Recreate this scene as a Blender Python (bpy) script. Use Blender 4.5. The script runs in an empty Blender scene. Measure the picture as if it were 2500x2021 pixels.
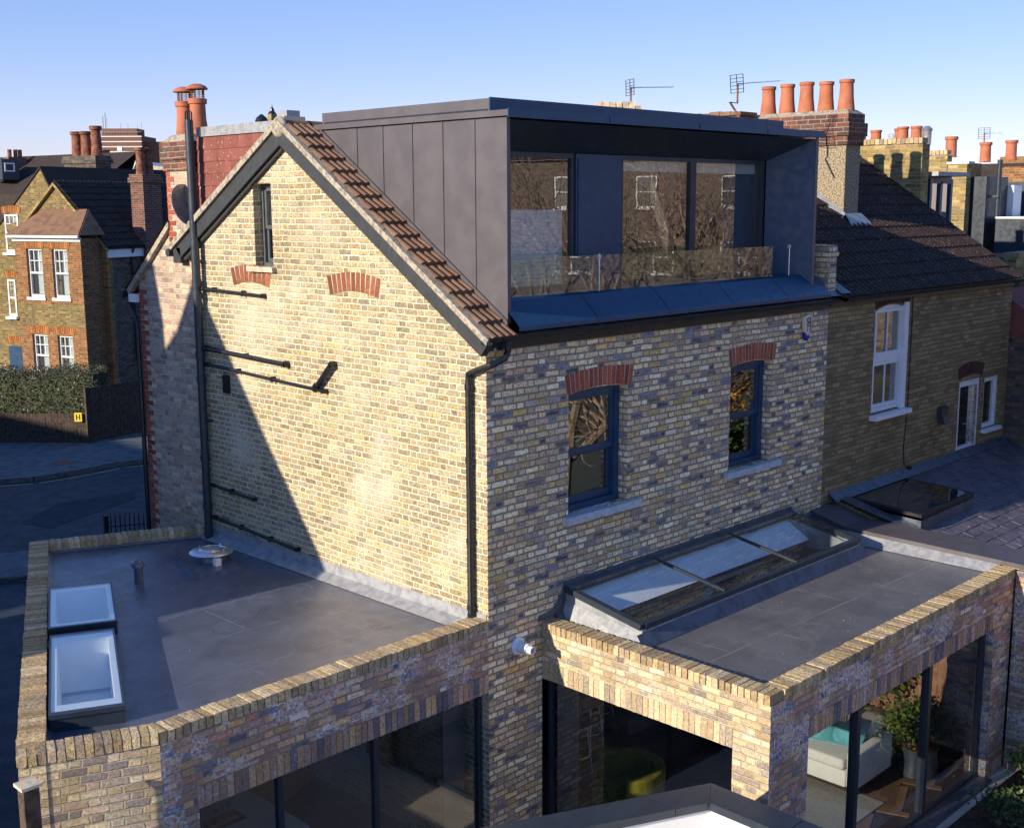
import bpy, bmesh, math, random
from mathutils import Vector as V, Matrix
from mathutils.geometry import tessellate_polygon
random.seed(11)
SC = bpy.context.scene
COL = SC.collection
rad = math.radians
# ---------------------------------------------------------------- camera
CAMP = V((-8.7534, -9.0528, 7.5001))
CR = V((0.70311754, -0.71105739, -0.00480784)); CU = V((0.12541608, 0.1173546, 0.98513893)); CF = V((0.69992609, 0.69327144, -0.1716921))
cam_d = bpy.data.cameras.new("camera"); cam = bpy.data.objects.new("camera", cam_d); COL.objects.link(cam)
cam.matrix_world = Matrix(((CR.x, CU.x, -CF.x, CAMP.x), (CR.y, CU.y, -CF.y, CAMP.y), (CR.z, CU.z, -CF.z, CAMP.z), (0, 0, 0, 1)))
cam_d.lens = 42.3; cam_d.sensor_width = 36; cam_d.sensor_fit = 'HORIZONTAL'; cam_d.clip_end = 3000; cam_d.clip_start = .1
SC.camera = cam
# ---------------------------------------------------------------- light
SUN = V((-1, .13, .345)).normalized()
wd = bpy.data.worlds.new("World"); SC.world = wd; wd.use_nodes = True
wn = wd.node_tree; wn.nodes.clear()
sky = wn.nodes.new('ShaderNodeTexSky'); sky.sky_type = 'NISHITA'; sky.sun_disc = False
sky.sun_elevation = math.asin(SUN.z); sky.sun_rotation = math.atan2(SUN.x, SUN.y); sky.air_density = 1.0; sky.dust_density = .0; sky.altitude = 800; sky.ozone_density = 2.5
hs = wn.nodes.new('ShaderNodeMix'); hs.data_type = 'RGBA'; hs.blend_type = 'MULTIPLY'; hs.inputs[0].default_value = 1; hs.inputs[7].default_value = (1.47, 1.28, 1.68, 1)
gm = wn.nodes.new('ShaderNodeGamma'); gm.inputs[1].default_value = .56
sat = wn.nodes.new('ShaderNodeHueSaturation'); sat.inputs['Saturation'].default_value = 1.6
bg = wn.nodes.new('ShaderNodeBackground'); bg.inputs['Strength'].default_value = .10
wo = wn.nodes.new('ShaderNodeOutputWorld')
wn.links.new(sky.outputs[0], gm.inputs[0]); wn.links.new(gm.outputs[0], sat.inputs['Color']); wn.links.new(sat.outputs[0], hs.inputs[6]); wn.links.new(hs.outputs[2], bg.inputs[0]); wn.links.new(bg.outputs[0], wo.inputs[0])
sl = bpy.data.lights.new("sun", 'SUN'); sl.energy = 3.2; sl.angle = rad(.5); sl.color = (1, .87, .68)
so = bpy.data.objects.new("sun", sl); COL.objects.link(so); so.location = (-30, 8, 20); so.rotation_euler = SUN.to_track_quat('Z', 'Y').to_euler()
SC.view_settings.view_transform = 'Standard'; SC.view_settings.look = 'None'; SC.view_settings.exposure = 1.2; SC.view_settings.gamma = 1; SC.view_settings.use_curve_mapping = False
SC.cycles.max_bounces = 8; SC.cycles.transparent_max_bounces = 16
# ---------------------------------------------------------------- materials
class NT:
    def __init__(s, name):
        s.m = bpy.data.materials.new(name); s.m.use_nodes = True; s.t = s.m.node_tree; s.t.nodes.clear()
        s.out = s.n('ShaderNodeOutputMaterial'); s.b = s.n('ShaderNodeBsdfPrincipled'); s.l(s.b.outputs[0], s.out.inputs[0])
    def n(s, ty, **k):
        x = s.t.nodes.new(ty)
        for a, b in k.items(): setattr(x, a, b)
        return x
    def l(s, a, b): s.t.links.new(a, b)
    def put(s, sock, v):
        if hasattr(v, 'is_output') or isinstance(v, bpy.types.NodeSocket): s.l(v, sock)
        else: sock.default_value = v
    def m_(s, op, a, b=0.0, c=0.0, clamp=False):
        x = s.n('ShaderNodeMath', operation=op, use_clamp=clamp)
        for i, v in enumerate((a, b, c)): s.put(x.inputs[i], v)
        return x.outputs[0]
    def noise(s, vec, scale, detail=3, rough=.55, w=None):
        x = s.n('ShaderNodeTexNoise')
        if vec is not None: s.l(vec, x.inputs['Vector'])
        x.inputs['Scale'].default_value = scale; x.inputs['Detail'].default_value = detail; x.inputs['Roughness'].default_value = rough
        return x
    def mix(s, f, a, b, mode='MIX'):
        x = s.n('ShaderNodeMix', data_type='RGBA', blend_type=mode); s.put(x.inputs[0], f)
        for i, v in ((6, a), (7, b)):
            if isinstance(v, tuple): v = (*v[:3], 1)
            s.put(x.inputs[i], v)
        return x.outputs[2]
    def rng(s, v, a, b, c=0.0, d=1.0, smooth=True):
        x = s.n('ShaderNodeMapRange', clamp=True)
        if smooth: x.interpolation_type = 'SMOOTHSTEP'
        s.put(x.inputs[0], v)
        for i, q in enumerate((a, b, c, d)): x.inputs[i + 1].default_value = q
        return x.outputs[0]
    def ramp(s, v, cols):
        x = s.n('ShaderNodeValToRGB'); r = x.color_ramp; r.interpolation = 'CONSTANT'; k = len(cols)
        r.elements[0].position = 0; r.elements[0].color = (*cols[0], 1); r.elements[1].position = 1 / k; r.elements[1].color = (*cols[1], 1)
        for i in range(2, k): e = r.elements.new(i / k); e.color = (*cols[i], 1)
        s.l(v, x.inputs[0]); return x.outputs[0]
    def bump(s, h, strength, dist, nrm=None):
        x = s.n('ShaderNodeBump'); x.inputs['Strength'].default_value = strength; x.inputs['Distance'].default_value = dist
        s.l(h, x.inputs['Height'])
        if nrm is not None: s.l(nrm, x.inputs['Normal'])
        return x.outputs[0]
    def finish(s, col, rough=.9, nrm=None, spec=.3, metal=0):
        s.put(s.b.inputs['Base Color'], (*col, 1) if isinstance(col, tuple) and len(col) == 3 else col); s.put(s.b.inputs['Roughness'], rough)
        s.b.inputs['Specular IOR Level'].default_value = spec; s.b.inputs['Metallic'].default_value = metal
        if nrm is not None: s.l(nrm, s.b.inputs['Normal'])
        return s.m

def mottled(t, vec, col, pit, pitcol=(.05, .045, .04), soot=.25):
    """speckle of dark pits, pale crumbs and broad soot over a brick colour"""
    n1 = t.noise(vec, 40, 4, .78).outputs[0]; f = t.rng(n1, .50, .64, 0, pit)
    c = t.mix(f, col, pitcol)
    n2 = t.noise(vec, 28, 3, .6).outputs[0]; c = t.mix(t.rng(n2, .42, .66, 0, .8), c, t.mix(1.0, c, (1.45, 1.42, 1.36), 'MULTIPLY'))
    n3 = t.noise(vec, 1.1, 4, .6).outputs[0]; c = t.mix(t.rng(n3, .4, .72, 0, soot), c, t.mix(1.0, c, (.55, .52, .5), 'MULTIPLY'))
    n5 = t.noise(vec, .55, 5, .7).outputs[0]; c = t.mix(t.rng(n5, .5, .7, 0, soot * 1.3), c, t.mix(1.0, c, (1.3, 1.27, 1.22), 'MULTIPLY'))
    return c, n1

def brick(name, cols, mortar, P=.3375, course=.075, mw=.012, bump=.8, pit=.45, efflo=0, soot=.3, seed=0.0, half=False, wob=.007, halo=0.0):
    t = NT(name); uv = t.n('ShaderNodeUVMap').outputs[0]
    nz = t.noise(uv, 9, 3, .6)
    vm = t.n('ShaderNodeVectorMath', operation='MULTIPLY_ADD'); t.l(nz.outputs['Color'], vm.inputs[0]); vm.inputs[1].default_value = (wob * 2, wob * 2, 0); 
    vs = t.n('ShaderNodeVectorMath', operation='ADD'); t.l(uv, vs.inputs[0]); vs.inputs[1].default_value = (-wob + 100, -wob + 10, 0); t.l(vs.outputs[0], vm.inputs[2])
    sx = t.n('ShaderNodeSeparateXYZ'); t.l(vm.outputs[0], sx.inputs[0])
    big = t.n('ShaderNodeSeparateColor'); t.l(t.noise(uv, 2.2, 2).outputs['Color'], big.inputs[0])
    vv = t.m_('ADD', sx.outputs[1], t.m_('MULTIPLY', t.m_('SUBTRACT', big.outputs[0], .5), .022)); uu = t.m_('ADD', sx.outputs[0], t.m_('MULTIPLY', t.m_('SUBTRACT', big.outputs[1], .5), .13))
    v = t.m_('DIVIDE', vv, course); row = t.m_('FLOOR', v); fv = t.m_('FRACT', v)
    par = t.m_('MODULO', row, 2.0)
    u = t.m_('ADD', t.m_('DIVIDE', uu, P), t.m_('MULTIPLY', par, .5)); cell = t.m_('FLOOR', u); fu = t.m_('FRACT', u)
    if half: isH = t.m_('MULTIPLY', 0.0, fu); du = t.m_('MINIMUM', fu, t.m_('SUBTRACT', 1.0, fu))
    else:
        isH = t.m_('GREATER_THAN', fu, .6667)
        du = t.m_('MINIMUM', t.m_('MINIMUM', fu, t.m_('ABSOLUTE', t.m_('SUBTRACT', fu, .6667))), t.m_('SUBTRACT', 1.0, fu))
    du = t.m_('MULTIPLY', du, P); dv = t.m_('MULTIPLY', t.m_('MINIMUM', fv, t.m_('SUBTRACT', 1.0, fv)), course)
    d = t.m_('MINIMUM', du, dv)
    d = t.m_('ADD', d, t.m_('MULTIPLY', t.m_('SUBTRACT', t.noise(uv, 45, 2, .6).outputs[0], .5), .009))
    mask = t.rng(d, mw / 2 - .003, mw / 2 + .003); inner = t.rng(d, mw / 2 + .003, mw / 2 + .009)
    cid = t.n('ShaderNodeCombineXYZ'); t.l(t.m_('ADD', cell, t.m_('MULTIPLY', isH, .5)), cid.inputs[0]); t.l(row, cid.inputs[1]); cid.inputs[2].default_value = seed
    wn_ = t.n('ShaderNodeTexWhiteNoise', noise_dimensions='3D'); t.l(cid.outputs[0], wn_.inputs[0])
    bc = t.ramp(wn_.outputs[0], cols)
    s2 = t.n('ShaderNodeSeparateColor'); t.l(wn_.outputs[1], s2.inputs[0])
    br = t.rng(s2.outputs[1], 0, 1, .72, 1.25, False); bm = t.n('ShaderNodeVectorMath', operation='SCALE'); t.l(bc, bm.inputs[0]); t.l(br, bm.inputs[3])
    bcol, n1 = mottled(t, uv, bm.outputs[0], pit, soot=soot)
    if halo: bcol = t.mix(t.m_('MULTIPLY', t.m_('MULTIPLY', t.m_('SUBTRACT', 1.0, inner), t.rng(t.noise(uv, 14, 3, .6).outputs[0], .38, .6)), halo), bcol, (.78, .72, .62))
    mm = t.noise(uv, 6, 3).outputs[0]; mcol = t.mix(t.rng(mm, .35, .7), mortar, tuple(x * .72 for x in mortar))
    c = t.mix(mask, mcol, bcol)
    if name == 'gable_brick': c = t.mix(t.rng(t.noise(uv, .75, 5, .62).outputs[0], .5, .7, 0, .5), c, (.74, .67, .52)); c = t.mix(t.rng(t.noise(uv, .45, 4, .6).outputs[0], .52, .66, 0, .35), c, t.mix(1.0, c, (.72, .70, .66), 'MULTIPLY'))
    if efflo:
        e1 = t.noise(uv, 2.1, 5, .62).outputs[0]; e2 = t.noise(uv, 26, 4, .7).outputs[0]
        ef = t.m_('MULTIPLY', t.rng(e1, .45, .58), t.rng(e2, .45, .57)); ef = t.m_('MULTIPLY', ef, t.m_('SUBTRACT', 1.25, t.m_('MULTIPLY', mask, .75)), clamp=True)
        c = t.mix(t.m_('MULTIPLY', ef, efflo), c, (.72, .72, .74))
    h = t.m_('SUBTRACT', t.m_('MULTIPLY', mask, t.m_('ADD', .8, t.m_('MULTIPLY', s2.outputs[2], .3))), t.m_('MULTIPLY', n1, .45))
    return t.finish(c, .93, t.bump(h, bump, .011), .2)

def rndbrick(name, cols, pit=.45, soot=.2, efflo=0):
    t = NT(name); a = t.n('ShaderNodeAttribute', attribute_name='rnd'); g = t.n('ShaderNodeNewGeometry').outputs[0]
    w = t.n('ShaderNodeTexWhiteNoise', noise_dimensions='1D'); t.l(a.outputs['Fac'], w.inputs['W'])
    bc = t.ramp(w.outputs[0], cols); s2 = t.n('ShaderNodeSeparateColor'); t.l(w.outputs[1], s2.inputs[0])
    bm = t.n('ShaderNodeVectorMath', operation='SCALE'); t.l(bc, bm.inputs[0]); t.l(t.rng(s2.outputs[1], 0, 1, .75, 1.2, False), bm.inputs[3])
    c, n1 = mottled(t, g, bm.outputs[0], pit, soot=soot)
    if efflo:
        e = t.m_('MULTIPLY', t.rng(t.noise(g, 2.3, 5, .6).outputs[0], .5, .68), t.rng(t.noise(g, 30, 4, .7).outputs[0], .48, .62))
        c = t.mix(t.m_('MULTIPLY', e, efflo), c, (.72, .72, .74))
    n4 = t.noise(g, 22, 4, .6).outputs[0]
    return t.finish(c, .93, t.bump(t.m_('ADD', n4, t.m_('MULTIPLY', n1, -.5)), .9, .02), .2)

def flat(name, col, rough=.6, metal=0, var=.15, scale=6, bump=0, bscale=40, spec=.4, col2=None, lo=.4, hi=.65):
    t = NT(name); g = t.n('ShaderNodeNewGeometry').outputs[0]
    n = t.noise(g, scale, 4, .6).outputs[0]; c2 = col2 or tuple(x * (1 - var * 2) for x in col)
    c = t.mix(t.rng(n, lo, hi), col, c2); nr = None
    if bump: nr = t.bump(t.noise(g, bscale, 4, .65).outputs[0], bump, .01)
    r = t.rng(t.noise(g, scale * 1.7, 3).outputs[0], .3, .7, max(.02, rough - .08), min(1, rough + .08))
    return t.finish(c, r, nr, spec, metal)

def speckled(name, col, col2, speck, amt=.06, rough=.85, scale=60, spec=.25, thr=.66):
    t = NT(name); g = t.n('ShaderNodeNewGeometry').outputs[0]
    c = t.mix(t.rng(t.noise(g, 3, 4, .65).outputs[0], .4, .65), col, col2)
    a = t.n('ShaderNodeAttribute', attribute_name='rnd'); w = t.n('ShaderNodeTexWhiteNoise', noise_dimensions='1D'); t.l(a.outputs['Fac'], w.inputs['W'])
    c = t.mix(t.rng(w.outputs[0], 0, 1, 0, .45, False), c, t.mix(1.0, c, (.6, .58, .6), 'MULTIPLY'))
    sp = t.rng(t.noise(g, scale, 2, .5).outputs[0], thr, thr + .05)
    c = t.mix(sp, c, speck)
    return t.finish(c, rough, t.bump(t.noise(g, 90, 3).outputs[0], .3, .006), spec)

def glass(name, tint=(1, 1, 1), base=.1, wob=.0, rough=0.0):
    t = NT(name); t.t.nodes.remove(t.b)
    tr = t.n('ShaderNodeBsdfTransparent'); tr.inputs[0].default_value = (*tint, 1)
    gl = t.n('ShaderNodeBsdfGlossy'); gl.inputs['Roughness'].default_value = rough; gl.inputs['Color'].default_value = (1, 1, 1, 1)
    if wob:
        g = t.n('ShaderNodeNewGeometry').outputs[0]
        t.l(t.bump(t.noise(g, 2.2, 2).outputs[0], wob, .05), gl.inputs['Normal'])
    lw = t.n('ShaderNodeLayerWeight'); lw.inputs[0].default_value = .5
    f = t.m_('ADD', base, t.m_('MULTIPLY', 1 - base, t.m_('POWER', lw.outputs['Facing'], 4.0)), clamp=True)
    mx = t.n('ShaderNodeMixShader'); t.l(f, mx.inputs[0]); t.l(tr.outputs[0], mx.inputs[1]); t.l(gl.outputs[0], mx.inputs[2]); t.l(mx.outputs[0], t.out.inputs[0])
    return t.m

def felt(name, col):
    t = NT(name); g = t.n('ShaderNodeNewGeometry').outputs[0]
    c = t.mix(t.rng(t.noise(g, 1.3, 5, .65).outputs[0], .38, .68), col, tuple(x * .68 for x in col))
    c = t.mix(t.rng(t.noise(g, 160, 2, .7).outputs[0], .58, .7, 0, .5), c, tuple(min(1, x * 2.3) for x in col))
    pd = t.rng(t.m_('ABSOLUTE', t.m_('SUBTRACT', t.noise(g, .9, 3, .55).outputs[0], .5)), .0, .018, .18, 0.0); c = t.mix(pd, c, tuple(min(1, x * 1.8) for x in col)); c = t.mix(t.rng(t.noise(g, .9, 3, .55).outputs[0], .5, .53, 0, .22), c, tuple(x * .7 for x in col))
    s = t.n('ShaderNodeSeparateXYZ'); t.l(g, s.inputs[0])
    lx = t.m_('ABSOLUTE', t.m_('SUBTRACT', t.m_('FRACT', t.m_('DIVIDE', t.m_('ADD', s.outputs[1], t.m_('MULTIPLY', s.outputs[0], .02)), .97)), .5))
    rowf = t.m_('FLOOR', t.m_('DIVIDE', s.outputs[1], .97))
    ly = t.m_('ABSOLUTE', t.m_('SUBTRACT', t.m_('FRACT', t.m_('ADD', t.m_('DIVIDE', s.outputs[0], 2.4), t.m_('MULTIPLY', rowf, .37))), .5))
    ln = t.m_('MAXIMUM', t.rng(lx, .487, .495), t.rng(ly, .495, .498))
    c = t.mix(t.m_('MULTIPLY', ln, t.rng(t.noise(g, 1.6, 4, .6).outputs[0], .42, .6, .15, .85)), c, tuple(min(1, x * 1.75) for x in col))
    h = t.m_('ADD', t.noise(g, 150, 3).outputs[0], t.m_('MULTIPLY', ln, 1.5))
    return t.finish(c, t.rng(t.noise(g, 5, 3).outputs[0], .3, .7, .26, .42), t.bump(h, .3, .005), 1.0)

M = {}
YEL = [(.40, .31, .17), (.37, .29, .165), (.44, .35, .20), (.33, .265, .16), (.47, .38, .23), (.40, .33, .21), (.35, .285, .185), (.44, .34, .16), (.38, .315, .21), (.33, .275, .195), (.42, .33, .185), (.40, .29, .17)]
M['gable'] = brick('gable_brick', YEL, (.74, .655, .49), course=.0705, pit=1.0, soot=.42, mw=.018, bump=1)
M['flank'] = brick('flank_brick', [(.40, .30, .21), (.45, .34, .24), (.34, .24, .18), (.50, .40, .28), (.38, .26, .19), (.30, .24, .20), (.48, .30, .22)], (.52, .47, .40), pit=.5, soot=.4, mw=.013, efflo=.3, seed=3)
M['rear'] = brick('rear_brick', [(.80, .66, .40), (.76, .60, .35), (.80, .66, .42), (.66, .46, .15), (.66, .46, .30), (.80, .72, .50), (.74, .56, .32), (.48, .40, .34), (.80, .66, .41), (.60, .43, .28), (.80, .74, .56), (.38, .33, .30), (.72, .54, .27), (.76, .62, .39), (.56, .41, .24), (.70, .52, .34), (.20, .17, .17), (.72, .60, .40), (.80, .70, .48), (.62, .47, .34), (.11, .12, .17), (.20, .22, .30)], (.36, .27, .19), halo=.75, pit=.75, soot=.12, mw=.021, seed=7, bump=1, wob=.009)
M['ext'] = brick('extension_brick_shaded', [(0.53, 0.33, 0.17), (0.43, 0.26, 0.18), (0.18, 0.16, 0.20), (0.64, 0.39, 0.16), (0.48, 0.31, 0.25), (0.56, 0.35, 0.25), (0.38, 0.24, 0.20), (0.70, 0.53, 0.39), (0.48, 0.30, 0.20), (0.50, 0.24, 0.17), (0.59, 0.39, 0.21), (0.46, 0.29, 0.23)], (.36, .27, .22), halo=.2, pit=.55, soot=.3, efflo=1.0, seed=9, mw=.018, bump=1, wob=.01)  # shaded copy of the extension brick, browner for the faces away from the sun
M['extw'] = brick('extension_brick_sunlit', [(.52, .40, .23), (.47, .35, .20), (.56, .46, .29), (.42, .33, .21), (.36, .28, .20), (.58, .47, .27), (.52, .37, .25), (.24, .20, .17), (.55, .43, .30)], (.46, .38, .25), pit=.5, soot=.25, efflo=.3, seed=12, mw=.016, bump=1, wob=.009)  # sunlit copy of the same brick, yellowed for the sun-facing walls
M['brown'] = brick('painted_brick', [(.245, .185, .10), (.225, .17, .09), (.265, .20, .11), (.235, .175, .10)], (.17, .13, .08), P=.225, pit=.3, soot=.35, half=True, seed=15, mw=.01)
M['darkbrick'] = brick('sooty_brick', [(.10, .085, .07), (.13, .10, .08), (.07, .065, .065), (.16, .11, .085)], (.14, .125, .11), pit=.4, seed=17)
M['stockdark'] = brick('weathered_stock_brick', [(.21, .155, .05), (.18, .128, .044), (.26, .195, .075), (.13, .10, .048), (.195, .13, .055), (.155, .12, .055)], (.33, .285, .17), pit=.6, soot=.5, seed=19, mw=.013)
M['orange'] = brick('orange_brick', [(.24, .105, .04), (.20, .088, .036), (.28, .13, .052), (.165, .08, .038)], (.40, .32, .20), pit=.4, soot=.4, seed=21, mw=.012)
M['party'] = brick('party_wall_brick', [(.33, .24, .085), (.27, .19, .065), (.37, .28, .11), (.22, .17, .08), (.29, .19, .095)], (.42, .36, .22), P=.225, half=True, pit=.5, soot=.55, seed=23, mw=.013)
M['chim'] = brick('chimney_brick', [(.15, .065, .045), (.13, .062, .05), (.19, .075, .048), (.10, .06, .05)], (.36, .31, .27), P=.225, half=True, pit=.4, seed=25, mw=.012)
M['tower'] = brick('tower_brick', [(.20, .09, .06), (.18, .085, .06)], (.25, .18, .15), half=True, P=.225, seed=27)
M['cope'] = rndbrick('coping_brick', [(.51, .385, .20), (.44, .33, .19), (.57, .45, .27), (.41, .295, .16), (.48, .37, .24), (.36, .275, .18)], pit=.6, soot=.4)
M['sold'] = rndbrick('soldier_brick_shaded', [(.46, .28, .17), (.38, .25, .18), (.20, .16, .18), (.54, .35, .19), (.48, .32, .24), (.32, .22, .19)], efflo=.7)  # soldier bricks in the shaded tone
M['soldw'] = rndbrick('soldier_brick_sunlit', [(.52, .40, .24), (.47, .36, .22), (.57, .47, .30), (.42, .34, .22), (.34, .28, .21), (.55, .42, .28)])  # same soldier bricks in the sunlit tone
M['redarch'] = rndbrick('red_brick', [(.34, .085, .055), (.29, .075, .055), (.38, .11, .06), (.32, .09, .07)], pit=.15)
M['redarchg'] = rndbrick('red_brick_weathered', [(.235, .085, .045), (.20, .07, .04), (.27, .10, .055), (.22, .085, .05)], pit=.4, soot=.4)
M['redquoin'] = rndbrick('red_quoin_brick', [(.30, .08, .05), (.24, .07, .055), (.34, .10, .06)], pit=.2)
M['orangearch'] = rndbrick('orange_arch_brick', [(.36, .15, .05), (.31, .125, .045), (.40, .18, .065)], pit=.3)
M['mortar'] = flat('mortar', (.52, .45, .34), .95, bump=.5, var=.12, scale=14)
M['mortard'] = flat('brown_mortar', (.27, .22, .17), .95, bump=.5, var=.12, scale=14)
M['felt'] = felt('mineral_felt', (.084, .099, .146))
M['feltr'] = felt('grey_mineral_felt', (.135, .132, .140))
M['lead'] = flat('lead', (.10, .115, .145), .38, .25, var=.18, scale=7, bump=.35, bscale=18)  # colour darkened for flashings that lie in shade
M['leadl'] = flat('pale_lead', (.34, .35, .37), .5, .2, var=.15, scale=9, bump=.6, bscale=14, col2=(.24, .25, .27))
M['zinc'] = flat('zinc_cladding', (.110, .10, .112), .42, .2, var=.025, scale=2.2, spec=.5)
M['anth'] = flat('anthracite_metal', (.026, .036, .052), .38, 0, var=.08, spec=.5)
M['anthl'] = flat('blue_grey_panel', (.014, .055, .125), .36, 0, var=.08, spec=.5)
M['black'] = flat('black_plastic', (.010, .012, .016), .4, 0, var=.1, spec=.5)
M['greyw'] = flat('grey_frame_paint', (.09, .10, .11), .5, 0, var=.08)
M['grey'] = flat('charcoal_paint', (.042, .045, .050), .5, 0, var=.08)
M['white'] = flat('white_paint', (.78, .79, .80), .45, 0, var=.03)
M['whiteu'] = flat('white_upvc', (.72, .75, .80), .35, 0, var=.03)
M['render'] = flat('white_render', (.80, .80, .79), .9, 0, var=.02, bump=.5, bscale=60)
M['plaster'] = flat('interior_plaster', (.62, .64, .66), .9, 0, var=.02)
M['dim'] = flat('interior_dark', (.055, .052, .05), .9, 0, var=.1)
M['stone'] = flat('sill_stone', (.48, .54, .60), .85, 0, var=.12, scale=20, bump=.5)
M['roofred'] = speckled('red_hung_tile', (.24, .085, .07), (.20, .07, .057), (.55, .42, .36), scale=34, thr=.67)
M['tile'] = speckled('brown_roof_tile', (.25, .145, .088), (.17, .095, .06), (.5, .42, .34), scale=50, thr=.69)
M['tiled'] = speckled('dark_roof_tile', (.042, .024, .019), (.027, .017, .015), (.40, .36, .31), scale=52, thr=.66)
M['tilel'] = speckled('old_dark_tile', (.05, .036, .03), (.035, .028, .026), (.2, .17, .15), scale=30, thr=.68)
M['slate'] = speckled('slate', (.12, .11, .135), (.07, .065, .085), (.50, .48, .52), scale=26, rough=.5, spec=.5, thr=.68)
M['pot'] = flat('terracotta', (.44, .15, .08), .8, 0, var=.12, scale=5, bump=.2)
M['potd'] = flat('sooty_terracotta', (.26, .10, .06), .85, 0, var=.3, scale=6)
M['cem'] = flat('cement', (.40, .35, .28), .95, 0, var=.25, scale=16, bump=.8)
M['pebble'] = flat('pebble_render', (.36, .30, .21), .95, 0, scale=38, bump=1, bscale=70, col2=(.15, .115, .075), lo=.46, hi=.56)
M['glass'] = glass('window_glass', (.80, .86, .84), .28, .006)
M['glassd'] = glass('dormer_glass', (.80, .85, .86), .26, .006)
M['glassb'] = glass('balustrade_glass', (.82, .90, .88), .11, .005)
M['glassr'] = glass('rooflight_glass', (.92, .96, .97), .05, .004)
M['glassl'] = glass('left_rooflight_glass', (.90, .96, .98), .17, .004)
M['glassp'] = glass('patio_glass', (.80, .84, .84), .16, .02)
M['asphalt'] = flat('asphalt', (.030, .042, .062), .75, 0, var=.2, scale=2, bump=.5, bscale=120)
M['patio'] = flat('bounce_patio_stone', (.55, .50, .42), .85, 0, var=.08, scale=2, bump=.3)  # made pale to bounce warm sun onto the shaded rear walls
M['paving'] = flat('paving', (.11, .125, .14), .85, 0, var=.18, scale=3, bump=.4)
M['kerb'] = flat('kerb_stone', (.16, .155, .15), .85, 0, var=.2, scale=8)
M['soil'] = flat('soil', (.06, .045, .03), .98, 0, var=.3, scale=9, bump=1)
M['fence'] = flat('fence_timber', (.085, .06, .045), .85, 0, var=.3, scale=10, bump=.4)
M['fencer'] = flat('warm_timber', (.42, .24, .15), .8, 0, var=.2, scale=7, bump=.3)
M['leaf'] = flat('leaf', (.055, .085, .022), .5, 0, scale=18, col2=(.035, .06, .015), spec=.5)
M['leafd'] = flat('dark_leaf', (.075, .085, .045), .45, 0, scale=22, col2=(.04, .05, .02), spec=.5)
M['leafb'] = flat('bright_leaf', (.13, .19, .035), .5, 0, scale=12, col2=(.07, .12, .02), spec=.4)
M['bark'] = flat('bark', (.30, .24, .18), .9, 0, var=.25, scale=12, bump=.7)
M['autumn'] = flat('autumn_leaf', (.50, .20, .03), .6, 0, scale=8, col2=(.38, .26, .04))
M['wornasph'] = flat('worn_asphalt', (.022, .030, .046), .95, 0, var=.2, scale=3)
M['twig'] = flat('twig', (.40, .29, .21), .9, 0, var=.25, scale=12)
M['alu'] = flat('brushed_aluminium', (.72, .74, .78), .3, .85, var=.08, scale=6)
M['yellowline'] = flat('yellow_line_paint', (.42, .36, .16), .8, 0, var=.2, scale=8)
M['signy'] = flat('sign_yellow', (.75, .58, .04), .5, 0, var=.02)
M['blue'] = flat('blue_lens', (.01, .02, .30), .2, 0, var=.02, spec=.6)
M['cream'] = flat('cream_plastic', (.70, .62, .50), .4, 0, var=.03)
M['sofa'] = flat('sofa_fabric', (.66, .64, .62), .95, 0, var=.04, scale=14, bump=.3, bscale=200)
M['cush'] = flat('turquoise_velvet', (.10, .36, .44), .8, 0, var=.15, scale=7)
M['cushp'] = flat('pink_knit', (.60, .42, .40), .9, 0, var=.15, scale=60, lo=.48, hi=.52, col2=(.75, .68, .66))
M['rug'] = flat('grey_rug', (.30, .29, .28), .95, 0, var=.12, scale=30, bump=.8, bscale=90)
M['dwood'] = flat('dark_walnut', (.05, .028, .018), .4, 0, var=.2)
M['yellowv'] = flat('mustard_velvet', (.24, .21, .025), .85, 0, var=.2, scale=8)
M['brass'] = flat('brass', (.55, .40, .18), .3, .8, var=.05)
M['blind'] = flat('pleated_blind', (.75, .78, .82), .8, 0, var=.04)
M['clay'] = flat('cream_stone', (.60, .50, .38), .9, 0, var=.2, scale=10, bump=.4)

def herringbone():
    t = NT('oak_parquet'); a = t.n('ShaderNodeAttribute', attribute_name='rnd'); w = t.n('ShaderNodeTexWhiteNoise', noise_dimensions='1D'); t.l(a.outputs['Fac'], w.inputs['W'])
    c = t.ramp(w.outputs[0], [(.16, .085, .05), (.19, .10, .06), (.14, .078, .048), (.21, .12, .07)])
    g = t.n('ShaderNodeNewGeometry').outputs[0]
    c = t.mix(t.rng(t.noise(g, 25, 4, .6).outputs[0], .4, .65, 0, .5), c, (.11, .06, .035))
    return t.finish(c, .35, None, .5)
M['parquet'] = herringbone()
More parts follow.
